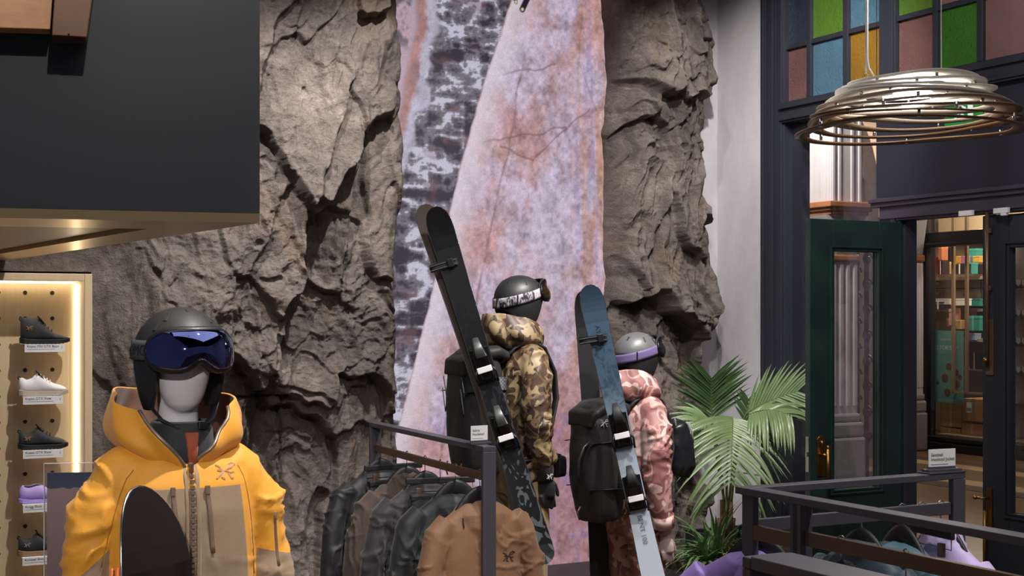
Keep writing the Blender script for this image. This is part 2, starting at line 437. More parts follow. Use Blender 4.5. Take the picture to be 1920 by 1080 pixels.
# --- fascia over the doors, lintel mouldings, door jamb
fx = onF(1643, 330)[0]
struct(MB().box(fx, 2.6, 0, .06, 2.735, 3.39).build('wall_fascia', plain('navy fascia board', (36, 37, 48), .5, 0, .1, 2), M=MF_))
lt = MB().box(fx - .01, 2.6, -.045, .1, 2.685, 2.735).box(fx - .01, 2.6, -.065, -.04, 2.715, 2.742).box(fx + .05, 2.6, -.02, .1, 2.585, 2.69).box(fx + .05, 2.6, -.035, -.015, 2.60, 2.62)
struct(lt.build('trim_5', plain('plum navy paint', (62, 56, 68), .4, 0, .1, 4), M=MF_, bevel=.004))
struct(MB().box(fx + .02, .035, -.01, .12, 0, 2.6).box(-.04, .0, -.03, .12, 0, 2.6).box(.0, .05, .02, .13, 0, 2.59).build('trim_6', M['navy_paint'], M=MF_, bevel=.005))
# screws of the fascia
for a, b in ((1648, 374), (1821, 357)):
    x, z = onF(a, b); MB().ball((x, -.004, z), (.006, .004, .006), 5).build('fascia_screw', M['chrome'], bpy.data.objects['wall_fascia'])
# --- side light
root = struct(thing('window_3', None, None, M=MF_))
MB().box(jw1, fx + .02, .05, .056, .5, 3.385).build('pane', M['glass'], root)
MB().box(jw1, fx + .02, 0, .12, 0, .5).build('sill_panel', M['navy_paint'], root, bevel=.004)
# --- the open green leaf (hinged at the jamb, swung into the shop)
D1 = MF_ @ Matrix.Translation((.0, -.012, 0)) @ Matrix.Rotation(R(-90), 4, 'Z')        # local x runs from hinge into the room, local y faces the camera's side
d1 = struct(thing('door_1', None, None, M=D1))
def leaf(root, width, h, gx0, gx1, gz0, gz1, mat, mould, th=.05):
    MB().box(0, gx0, 0, th, .01, h).box(gx1, width, 0, th, .01, h).box(gx0, gx1, 0, th, gz1, h).box(gx0, gx1, 0, th, .01, gz0).build('leaf_frame', mat, root, bevel=.004)
    for sgn, y0, y1 in ((1, th - .002, th + .014), (-1, -.014, .002)):
        m = MB()
        for i, (dd, hh) in enumerate(((.0, 1.0), (.022, .55))):
            ya, yb = (y0, y0 + (y1 - y0) * hh) if sgn > 0 else (y1 - (y1 - y0) * hh, y1)
            a0, a1, c0, c1 = gx0 - .03 + dd, gx1 + .03 - dd, gz0 - .03 + dd, gz1 + .03 - dd; t_ = .013
            m.box(a0, a0 + t_, ya, yb, c0, c1).box(a1 - t_, a1, ya, yb, c0, c1).box(a0 + t_, a1 - t_, ya, yb, c0, c0 + t_).box(a0 + t_, a1 - t_, ya, yb, c1 - t_, c1)
        m.build('glazing_bead', mould, root, bevel=.003)
    MB().box(gx0, gx1, th / 2 - .003, th / 2 + .003, gz0, gz1).build('pane', M['glass'], root)
leaf(d1, .79, 2.573, .2, .595, .8, 2.37, M['green_paint'], M['green_paint'])
pl = MB().prism([(.665, .90), (.735, .90), (.735, 1.13)] + [(.70 + .035 * math.cos(R(a)), 1.13 + .035 * math.sin(R(a))) for a in range(0, 181, 20)] + [(.665, 1.13)], .05, .057)
hd = pl.build('handle_plate', M['brass'], d1, bevel=.002)
MB().tube([(.70, .055, 1.04), (.70, .10, 1.04)], .011, 10).tube([(.683, .10, 1.085), (.683, .10, .82)], .013, 12).ball((.683, .10, 1.09), .016, 8).build('door_handle', M['brass'], d1, smooth=True)
MB().lathe([(.0, 0), (.012, .0), (.013, .03), (.0, .034)], 12, (.70, .062, 1.10), cap=False).build('lock_knob', M['brass'], d1, smooth=True)
MB().box(.789, .794, .01, .04, .93, 1.16).build('lock_edge_plate', M['chrome'], d1)
MB().box(.794, .803, .018, .032, 1.03, 1.06).build('latch', M['chrome'], d1)
# --- the closed dark leaf
dx0 = onF(1838, 600)[0]; dgx = onF(1887, 600)[0] - dx0
d2 = struct(thing('door_2', None, None, M=MF_ @ Matrix.Translation((dx0, .02, 0))))
leaf(d2, .86, 2.573, dgx, .70, .72, 2.37, M['navy_paint'], M['navy_paint'])
bx_ = onF(1853, 500)[0] - dx0
MB().tube([(bx_, -.03, 2.60), (bx_, -.03, 1.62)], .012, 10).build('bolt_rod', M['bronze'], d2, smooth=True)
MB().box(bx_ - .03, bx_ + .03, -.012, 0, 1.57, 1.92).box(bx_ - .022, bx_ + .022, -.03, -.01, 2.46, 2.49).box(bx_ - .022, bx_ + .022, -.03, -.01, 2.1, 2.13).build('bolt_plate', M['bronze'], d2, bevel=.003)
MB().ball((bx_ + .012, -.055, 1.665), .018, 8).tube([(bx_, -.03, 1.665), (bx_ + .012, -.055, 1.665)], .007, 8).build('bolt_knob', M['brass'], d2, smooth=True)
MB().box(bx_ - .03, bx_ + .02, -.012, 0, .60, .86).build('lock_plate', M['brass'], d2, bevel=.003)
MB().tube([(bx_ - .01, -.04, .72), (bx_ - .01, -.04, .25)], .010, 10).tube([(bx_ - .01, -.01, .80), (bx_ - .01, -.06, .80), (bx_ - .06, -.065, .80)], .008, 8).ball((bx_ - .065, -.065, .80), .015, 8).build('door_handle', M['brass'], d2, smooth=True)
for pxa, pxb, ya, yb in ((1801, 1826, 396, 404), (1866, 1893, 391, 399), (1880, 1890, 399, 404)):
    a, z1 = onF(pxa, ya, -.04); b, z0 = onF(pxb, yb, -.04)
    tag(MB().box(a, b, -.06, -.0351, z0, z1).build('door_contact_sensor', M['white_card'], M=MF_, bevel=.003), {1801: 'white contact sensor on the lintel over the open doorway', 1866: 'white contact sensor on the lintel over the closed dark leaf', 1880: 'small white magnet under the sensor of the closed dark leaf'}[pxa], 'sensor', 'white door sensors on the lintel')
# green exit sign under the fascia
xa, za = onF(1781, 190); xb, zb = onF(1852, 226)
ex = tag(MB().box(xa, xb, -.05, -.0, min(za, zb), max(za, zb)).build('exit_sign', emit('exit green', (26, 140, 58), .75), M=MF_, bevel=.004), 'green running man exit sign on the fascia behind the pendant lamp', 'exit sign')
fig = MB(); cxs = xa + (xb - xa) * .45; czs = (za + zb) / 2
fig.ball((cxs + .02, -.052, czs + .05), (.012, .003, .012), 6)
for a, b in (((0, .035), (-.01, -.01)), ((-.01, -.01), (.03, -.04)), ((-.01, -.01), (-.05, -.05)), ((0, .03), (.04, .01)), ((0, .03), (-.04, .02))):
    fig.bar((cxs + a[0], -.052, czs + a[1]), (cxs + b[0], -.052, czs + b[1]), .004, .012)
fig.box(cxs + .06, cxs + .10, -.054, -.05, czs - .055, czs + .055)
fig.build('running_man', emit('exit white', (235, 245, 238), .9), ex)
# ------------------------------------------------------------------ the rock faces
def rock_material():
    t = NT('cast rock'); v = t.co()
    a = t.noise(v, 1.3, 5, .6, .6); b = t.noise(v, 7, 6, .65, .4); g = t.noise(v, 70, 4, .7)
    f = t.math('ADD', t.math('MULTIPLY', a, .5), t.math('ADD', t.math('MULTIPLY', b, .35), t.math('MULTIPLY', g, .25)))
    col = t.ramp(f, [(.34, s2l((58, 52, 49))), (.5, s2l((98, 89, 84))), (.62, s2l((124, 113, 106))), (.75, s2l((168, 156, 147)))])
    och = t.ramp(t.noise(t.co((1, 1, .5)), 2.6, 4, .6, 1.0), [(.56, (0, 0, 0)), (.70, (1, 1, 1))])
    col = t.mix(t.math('MULTIPLY', och, .22), col, s2l((150, 112, 66)))
    t.set(col, .85); t.b.inputs['Specular IOR Level'].default_value = .25
    h = t.math('ADD', t.math('MULTIPLY', b, .5), t.math('ADD', t.math('MULTIPLY', g, .35), t.math('MULTIPLY', t.noise(v, 220, 2), .2)))
    t.bump(h, .9, .035); return t.m
M['rock'] = rock_material()
def blur(a, n=1):
    for _ in range(n):
        a = np.pad(a, 1, mode='edge'); a = (a[1:-1, 1:-1] * 2 + a[:-2, 1:-1] + a[2:, 1:-1] + a[1:-1, :-2] + a[1:-1, 2:]) / 6
    return a
def relief(U, Z, seed, k=1.0):
    wu = U + .26 * fbm(U * 1.5, Z * .9, oct=4, seed=seed + 1, gain=.55); wz = Z + .42 * fbm(U * 1.6 + 9, Z * .8, oct=4, seed=seed + 2, gain=.55)
    big = fbm(wu * 1.5, wz * .55, oct=3, seed=seed + 3) * .17
    f1, f2, rid, r2, dx, dy = worley(wu * 1.5 + 3, wz * .62, seed + 4)
    p1 = ((rid - .5) * .16 + dx * (r2 - .5) * .22 - dy * .14)
    f1, f2, rid, r2, dx, dy = worley(wu * 3.6, wz * 1.5 + 4, seed + 5)
    p2 = ((rid - .5) * .085 + dx * (r2 - .5) * .14 - dy * .08) * sstep(-.25, .35, fbm(U * 1.1, Z * .7, oct=2, seed=seed + 12))
    rd = fbm(wu * 3.4, wz * 1.25, oct=4, seed=seed + 6, ridged=True, gain=.55) * .085
    rough = sstep(-.35, .4, fbm(U * 1.6, Z * 1.0, oct=3, seed=seed + 11))
    rip = fbm(wu * 8, wz * 5, oct=4, seed=seed + 13, ridged=True, gain=.62) * (.012 + .028 * rough)
    f1, f2, rid, r2, dx, dy = worley(wu * 9 + 1, wz * 5, seed + 8)
    p3 = ((rid - .5) * .03 - dy * .03) * sstep(.0, .5, fbm(U * 2, Z * 1.4, oct=2, seed=seed + 14))
    fine = fbm(U * 24, Z * 22, oct=4, seed=seed + 7, gain=.6) * .010
    return k * (big + blur(p1, 3) + blur(p2, 2) + rd + rip + blur(p3, 1)) + fine
def rock_mesh(name, left, right, z0, z1, nu, nz, base, seed, hole=None, k=1.0, grooves=(), round_=.16, extra=None):
    zz = np.linspace(z0, z1, nz); ss = np.linspace(0, 1, nu)
    L = left(zz); Rr = right(zz)
    U = L[:, None] + (Rr - L)[:, None] * ss[None, :]; Z = np.repeat(zz[:, None], nu, 1)
    V = base + relief(U, Z, seed, k)
    if extra is not None: V = V + extra(U, Z, L[:, None], Rr[:, None])
    V = np.maximum(V, .035)
    for (ua, ub, za, zb) in grooves:
        if ua == ub: V = V - .05 * np.exp(-((U - ua) / .008) ** 2) * ((Z > za) & (Z < zb))
        else: V = V - .05 * np.exp(-((Z - za) / .008) ** 2) * ((U > ua) & (U < ub))
    dR_ = np.clip((Rr[:, None] - U) / round_, 0, 1); V = V * np.sqrt(np.clip(1 - (1 - dR_) ** 2, 0, 1))
    if extra is not None:
        dL_ = np.clip((U - L[:, None]) / round_, 0, 1); V = V * np.sqrt(np.clip(1 - (1 - dL_) ** 2, 0, 1))
    if hole is not None:
        d = np.maximum(U - hole[0], Z - hole[1])                 # distance outside of the niche
        wv = sstep(0, .45, d); V = np.where(d < .45, (.15 + .22 * (V - .27)) * (1 - wv) + V * wv, V); V = np.maximum(V, .03)
    co = np.stack([U, -V - .002, Z], -1).reshape(-1, 3)
    idx = np.arange(nu * nz).reshape(nz, nu)
    q = np.stack([idx[:-1, :-1], idx[:-1, 1:], idx[1:, 1:], idx[1:, :-1]], -1).reshape(-1, 4)
    if hole is not None:
        cu = U.reshape(-1)[q].mean(1); cz = Z.reshape(-1)[q].mean(1); q = q[~((cu < hole[0]) & (cz < hole[1]))]
    me = bpy.data.meshes.new(name); me.vertices.add(len(co)); me.vertices.foreach_set('co', co.ravel())
    me.loops.add(q.size); me.loops.foreach_set('vertex_index', q.ravel()); me.polygons.add(len(q))
    me.polygons.foreach_set('loop_start', np.arange(0, q.size, 4)); me.polygons.foreach_set('loop_total', np.full(len(q), 4)); me.update(calc_edges=True); me.validate()
    o = link(name, me, M['rock'], M=MB_, smooth=True); struct(o); return o
def curve_px(pts, v):
    uz = sorted([onB(a, b, v)[::-1] for a, b in pts]); zs = np.array([p[0] for p in uz]); us = np.array([p[1] for p in uz])
    return lambda z: np.interp(z, zs, us) + .012 * fbm(z * 9, z * 0, oct=3, seed=5)
NU, NZ = onB(176, 700, .22)[0], onB(90, 508, .22)[1]               # right edge and top of the shoe niche
eL = curve_px([(744, -60), (745, 0), (747, 100), (742, 200), (748, 260), (745, 320), (749, 335), (738, 400), (733, 460), (728, 520), (731, 600), (728, 700), (735, 790), (737, 900), (740, 1120)], .06)
gu, gz = onB(533, 742, .25)
rock_mesh('wall_rock_left', lambda z: np.full_like(z, -1.75), eL, 0, 4.7, 600, 760, .27, 21, (NU, NZ), grooves=((gu - .35, gu + .05, gz, 0), (gu, gu, 0, gz)))
cl = curve_px([(1133, -60), (1135, 0), (1141, 60), (1146, 150), (1137, 250), (1141, 350), (1138, 470), (1143, 520), (1134, 600), (1132, 680), (1128, 800), (1120, 1120)], .08)
cr = curve_px([(1305, -60), (1307, 0), (1316, 50), (1319, 100), (1312, 200), (1309, 300), (1299, 370), (1309, 410), (1318, 470), (1328, 530), (1337, 580), (1322, 610), (1303, 645), (1301, 680), (1317, 710), (1312, 745), (1300, 800), (1294, 900), (1292, 1120)], .12)
def colform(U, Z, L, R_):
    c = (U - (L + R_) / 2) / ((R_ - L) / 2); return .16 * np.sqrt(np.clip(1 - c * c, 0, 1)) - .05
rock_mesh('wall_rock_right', cl, cr, 0, 4.7, 150, 800, .24, 77, None, 1.25, extra=colform, round_=.12)
# ------------------------------------------------------------------ the video wall between the rocks
def led_wall():
    u0, u1 = onB(712, 400)[0], onB(1165, 400)[0]; z0, z1 = .003, 4.65; nu, nz = 270, 660
    uu = np.linspace(u0, u1, nu); zz = np.linspace(z0, z1, nz); U, Z = np.meshgrid(uu, zz)
    def crv(pts):
        q = sorted([onB(a, b)[::-1] for a, b in pts]); return np.interp(Z, [p[0] for p in q], [p[1] for p in q])
    wob = .012 * fbm(U * 3, Z * 6, oct=3, seed=3)
    e = U - crv([(978, -60), (958, 0), (925, 100), (900, 170), (880, 240), (862, 310), (845, 380), (832, 440), (815, 520), (795, 600), (775, 680), (755, 760), (738, 820), (690, 960), (650, 1100)]) + wob
    o = U - crv([(797, -60), (795, 0), (796, 50), (786, 100), (776, 150), (767, 200), (752, 260), (735, 330), (700, 460)]) + wob
    C = lambda *c: np.array(s2l(c))[None, None, :]
    mixc = lambda a, b, t: a * (1 - t[..., None]) + b * t[..., None]
    # the great pink slab
    n1 = fbm(U * 3.2, Z * 2.4, oct=5, seed=31); n2 = fbm(U * 9, Z * 7, oct=5, seed=32, gain=.65); n3 = fbm(U * 30, Z * 26, oct=3, seed=33, gain=.7)
    slab = mixc(C(200, 158, 160) + 0 * U[..., None], C(198, 182, 204), sstep(-.4, .4, n1 + .5 * n2))
    slab = mixc(slab, C(186, 138, 136), sstep(.05, .6, fbm(U * 4 + 7, Z * 3, oct=5, seed=36, gain=.65)) * .6)
    xr = sstep(onB(1030, 500)[0], onB(1130, 500)[0], U)
    streak = fbm(U * 26, Z * 1.6, oct=4, seed=38)
    slab = mixc(slab, C(198, 150, 124), xr * sstep(0, .5, streak) * .8); slab = mixc(slab, C(158, 142, 196), xr * sstep(.05, .5, -streak) * .6)
    low = sstep(onB(1000, 640)[1], onB(1000, 860)[1], Z)
    slab = mixc(slab, C(150, 104, 118), low * .62 * sstep(onB(930, 700)[0], onB(1010, 700)[0], U)); slab = mixc(slab, C(112, 92, 140), low * sstep(.1, .5, n2) * .55)
    slab = slab * (.90 + .38 * n2 + .42 * n3)[..., None]
    def crack(pts, wdt, dark):
        nonlocal slab
        q = sorted([onB(a, b)[::-1] for a, b in pts]); zs = [p[0] for p in q]
        c = np.interp(Z, zs, [p[1] for p in q]) + .018 * fbm(Z * 5, Z * 0 + len(pts), oct=3, seed=50 + len(pts))
        m = np.exp(-((U - c) / wdt) ** 2) * ((Z > zs[0]) & (Z < zs[-1])) * (.55 + .45 * fbm(Z * 6, Z * 0, oct=2, seed=9))
        slab = mixc(slab, C(96, 56, 62), np.clip(m * dark, 0, 1))
    crack([(978, 120), (966, 180), (962, 215), (950, 290), (935, 350), (925, 410), (910, 470), (898, 540), (885, 600)], .010, .75)
    crack([(960, 640), (935, 760), (925, 900)], .012, .5); crack([(1090, 10), (1085, 120), (1118, 210)], .008, .5)
    crack([(845, 640), (838, 760), (820, 870)], .012, .6)
    for (pa, pb, k2) in (((905, 265), (1060, 240), 1), ((940, 140), (1040, 122), 2), ((1000, 298), (1105, 200), 3), ((935, 275), (1000, 300), 4)):
        (ua, za), (ub, zb) = onB(*pa), onB(*pb)
        zc = za + (zb - za) * np.clip((U - ua) / (ub - ua), 0, 1) + .03 * fbm(U * 7, U * 0 + k2, oct=3, seed=60 + k2)
        slab = mixc(slab, C(112, 68, 74), np.exp(-((Z - zc) / .008) ** 2) * ((U > min(ua, ub)) & (U < max(ua, ub))) * .6)
    edge = sstep(.30, .0, e) * sstep(.0, .02, e)
    slab = mixc(slab, C(226, 216, 228), edge * .75)
    # dark lichen rock left of it
    p = fbm(U * 7, Z * 11, oct=5, seed=41, gain=.62, ridged=True); p2 = fbm(U * 5, Z * 8, oct=4, seed=42, gain=.6)
    dk = mixc(C(58, 52, 62) + 0 * U[..., None], C(122, 116, 128), sstep(-.1, .45, p + .5 * p2)); dk = mixc(dk, C(196, 194, 212), sstep(.44, .64, p + .55 * p2))
    dk = mixc(dk, C(120, 84, 92), sstep(.2, .5, fbm(U * 6, Z * 9, oct=3, seed=45)) * .5)
    pale = C(184, 178, 198) * (.97 + .3 * n2 + .2 * n3)[..., None]
    band = np.clip(-e, 0, 2)
    bw = .035 + .05 * (1 + fbm(U * 2, Z * 2.2, oct=3, seed=48))
    lm = sstep(0, .05, o - bw + .10 * fbm(U * 5, Z * 6, oct=3, seed=49))
    leftp = mixc(pale, dk, lm)
    ow = o + .03 * n2 + .015 * n3; leftp = mixc(leftp, C(170, 118, 112) * (.95 + .45 * n2 + .3 * n3)[..., None], sstep(.045, -.01, ow) * sstep(-.12, -.04, ow) * .85)
    far = mixc(C(186, 160, 172) + 0 * U[..., None], C(92, 88, 100), sstep(-.15, .3, fbm(U * 9, Z * 9, oct=4, seed=44, gain=.65)) * sstep(onB(760, 120)[1], onB(760, 60)[1], Z))
    leftp = mixc(leftp, far, sstep(-.06, -.12, o))
    img = mixc(leftp, slab, sstep(-.004, .008, e))
    # climber's limb and gear at the top
    for (a, b, r_) in (((1000, -30), (978, 18), .028), ((960, -20), (966, 4), .02)):
        (ua, za), (ub, zb) = onB(*a), onB(*b); d = np.array([ub - ua, zb - za]); L2 = (d ** 2).sum()
        t_ = np.clip(((U - ua) * d[0] + (Z - za) * d[1]) / L2, 0, 1); ds = np.hypot(U - ua - t_ * d[0], Z - za - t_ * d[1])
        img = mixc(img, C(38, 28, 44), sstep(r_, r_ * .7, ds)); img = mixc(img, C(196, 196, 170), sstep(.016, .008, np.hypot(U - ub, Z - zb)))
    img = np.clip(img, 0, 1)
    co = np.stack([U, np.full_like(U, -.012), Z], -1).reshape(-1, 3); idx = np.arange(nu * nz).reshape(nz, nu)
    q = np.stack([idx[:-1, :-1], idx[:-1, 1:], idx[1:, 1:], idx[1:, :-1]], -1).reshape(-1, 4)
    me = bpy.data.meshes.new('picture'); me.vertices.add(len(co)); me.vertices.foreach_set('co', co.ravel())
    me.loops.add(q.size); me.loops.foreach_set('vertex_index', q.ravel()); me.polygons.add(len(q))
    me.polygons.foreach_set('loop_start', np.arange(0, q.size, 4)); me.polygons.foreach_set('loop_total', np.full(len(q), 4)); me.update(calc_edges=True)
    at = me.color_attributes.new('picture', 'FLOAT_COLOR', 'POINT')
    at.data.foreach_set('color', np.concatenate([img, np.ones(img.shape[:2] + (1,))], -1).astype(np.float32).ravel())
    t = NT('video picture'); a = t.n('ShaderNodeVertexColor'); a.layer_name = 'picture'
    v = t.co((1, 1, 1)); wv = t.n('ShaderNodeTexWave'); wv.inputs['Scale'].default_value = 26; wv.bands_direction = 'Z'; t.l(v, wv.inputs[0])
    wx = t.n('ShaderNodeTexWave'); wx.inputs['Scale'].default_value = 30; wx.bands_direction = 'X'; t.l(v, wx.inputs[0])
    k = t.math('MULTIPLY_ADD', t.math('ADD', wv.outputs[1], wx.outputs[1]), .06, .92)
    sp = t.math('MULTIPLY_ADD', t.noise(v, 90, 4, .75), .9, .55)
    c = t.mix(1.0, a.outputs[0], t.math('MULTIPLY', k, sp), 'MULTIPLY')
    t.set((0, 0, 0), .6); t.l(c, t.b.inputs['Emission Color']); t.b.inputs['Emission Strength'].default_value = .92
    root = tag(MB().box(u0, u1, -.011, .0, z0, z1).build('video_wall', M['matte_black'], M=MB_), 'tall LED video wall showing a pink and grey granite cliff between the rock faces', 'screen')
    link('picture', me, t.m, root)
led_wall()
# ------------------------------------------------------------------ bulkhead above the shoes
struct(MB().box(1.5, 4.35, -3.45, -.02, .0, .07).build('floor_platform', plain('black display platform', (30, 30, 33), .5), M=MB_))
M['panel'] = plain('charcoal blue panel', (32, 35, 40), .5, 0, .06, 1.5, .02, 80)
M['soffit'] = plain('bronze soffit sheet', (84, 66, 54), .32, .5, .1, 3, .02, 40)
Zb = 2.28
A = P(487, 418, 2600 * (Zb - H) / (CY - 418)); Bq = P(0, 408.5, 2600 * (Zb - H) / (CY - 408.5))
dl = (Bq - A); dl.z = 0; dl.normalize(); Lf = A + dl * 2.6; rd = (P(0, 490, 8.58) - A); rd.z = 0; rd.normalize()
def quad_box(p0, p1, p2, p3, z0, z1):
    m = MB(); vs_ = [(p.x, p.y, z) for z in (z0, z1) for p in (p0, p1, p2, p3)]
    return m.add(vs_, [(0, 1, 2, 3), (7, 6, 5, 4), (4, 5, 1, 0), (5, 6, 2, 1), (6, 7, 3, 2), (7, 4, 0, 3)])
bk = rd * 4.4
bh = struct(quad_box(Lf, A, A + bk, Lf + bk, Zb + .035, 5.28).build('wall_bulkhead', M['panel']))
inn = -dl * -.0
lip = .14
def ring(z0, z1, o0, o1, of):
    m = MB()
    a0, l0 = A, Lf; a1, l1 = A + dl * o1 + rd * of, Lf + rd * of
    for q in ((l0, a0, a1, l1), (a0, A + bk, A + dl * o1 + bk, a1)):
        b_ = quad_box(*q, z0, z1); m.add(b_.v, b_.f)
    return m
struct(ring(Zb, Zb + .034, .0, .24, .50).build('trim_7', plain('brushed brass lip', (196, 168, 124), .28, .9, .08, 6)))
sof = struct(thing('ceiling_soffit', None, None))
for i in range(4):
    a = A + dl * (.245 + .62 * i) + rd * .505; b = A + dl * (.245 + .62 * (i + 1) - .006) + rd * .505
    quad_box(b, a, a + rd * 3.8, b + rd * 3.8, Zb + .02, Zb + .034).build('soffit_panel', M['soffit'], sof)
# timber sign box and bronze bracket fixed high on the bulkhead
fwd = Vector((dl.y, -dl.x, 0)) * (1 if dl.x * 0 + (-dl.x) < 0 else 1)
nrm = Vector((-dl.y, dl.x, 0));  nrm = nrm if nrm.y < 0 else -nrm
def onPanel(px, py, off):
    d = Vector(((px - CX) / FPX, 1, (CY - py) / FPX)); p0 = A + nrm * off; t_ = p0.dot(nrm) / d.dot(nrm); return Vector((d.x * t_, d.y * t_, H + d.z * t_))
tb_ = thing('timber_sign_box', 'timber faced sign box with a bronze end bracket on the charcoal bulkhead', 'sign box')
def slab_panel(pxs, off0, off1, name, mat, bev=.003):
    f_ = [onPanel(a, b, off1) for a, b in pxs]; bk_ = [p - nrm * (off1 - off0) for p in f_]; n = len(f_); m = MB()
    m.add(f_ + bk_, [tuple(range(n))[::-1], tuple(range(n, 2 * n))] + [(i, (i + 1) % n, (i + 1) % n + n, i + n) for i in range(n)])
    return m.build(name, mat, tb_, bevel=bev)
slab_panel([(-260, -300), (118, -300), (94, 55), (-260, 44)], .01, .10, 'timber_face', wood('warm timber veneer', (172, 122, 84), (200, 152, 110), .45, 0, .7))
slab_panel([(121, -300), (215, -300), (163, 70), (97, 66)], .005, .14, 'end_bracket', M['bronze'])
p = onPanel(129, 64, .143); MB().ball(p, .004, 5).build('screw', M['ink'], tb_)
# ------------------------------------------------------------------ the shoe niche
M['ash'] = wood('pale ash veneer', (200, 174, 138), (222, 199, 164), .5, 2, .35)
nz0, nz1 = .12, NZ - .015; nu0, nu1 = -1.75, NU - .012
fru = onB(158, 700, .22)[0]
niche = thing('shoe_display_niche', 'pale timber display niche with peg holes and warm edge lighting set into the rock', 'display niche', M=MB_)
MB().box(nu0, nu1, -.02, .0, nz0, nz1).build('back_panel', M['ash'], niche)
MB().box(fru, nu1, -.235, -.021, nz0, nz1).build('side_frame', M['ash'], niche, bevel=.003)
MB().box(nu0, fru - .001, -.235, -.021, nz1 - .045, nz1).build('top_frame', M['ash'], niche, bevel=.003)
warm = emit('warm light strip', (255, 238, 200), 8.0)
MB().box(fru - .022, fru - .0015, -.036, -.0215, nz0, nz1 - .06).build('light_strip', warm, niche)
MB().box(nu0, fru - .03, -.075, -.055, nz1 - .058, nz1 - .0465).build('light_strip', warm, niche)
hole = MB().lathe([(.0125, -.001), (.0125, .002)], 14).xf(Matrix.Rotation(R(90), 4, 'X')).mesh('peg_hole')
cols_ = [onB(x, 600, .02)[0] for x in (-3, 47, 98, 147)]; rows_ = [onB(98, y, .02)[1] for y in (549, 597, 645, 693, 741, 789, 837, 886, 934, 983, 1031, 1079)]
for i, u in enumerate(cols_):
    for j, z in enumerate(rows_):
        link('peg_hole', hole, M['ink'] if not hole.materials else None, niche, Matrix.Translation((u, -.021, z)))
def interp_prof(pts, t):
    xs = [p[0] for p in pts]; return float(np.interp(t, xs, [p[1] for p in pts]))
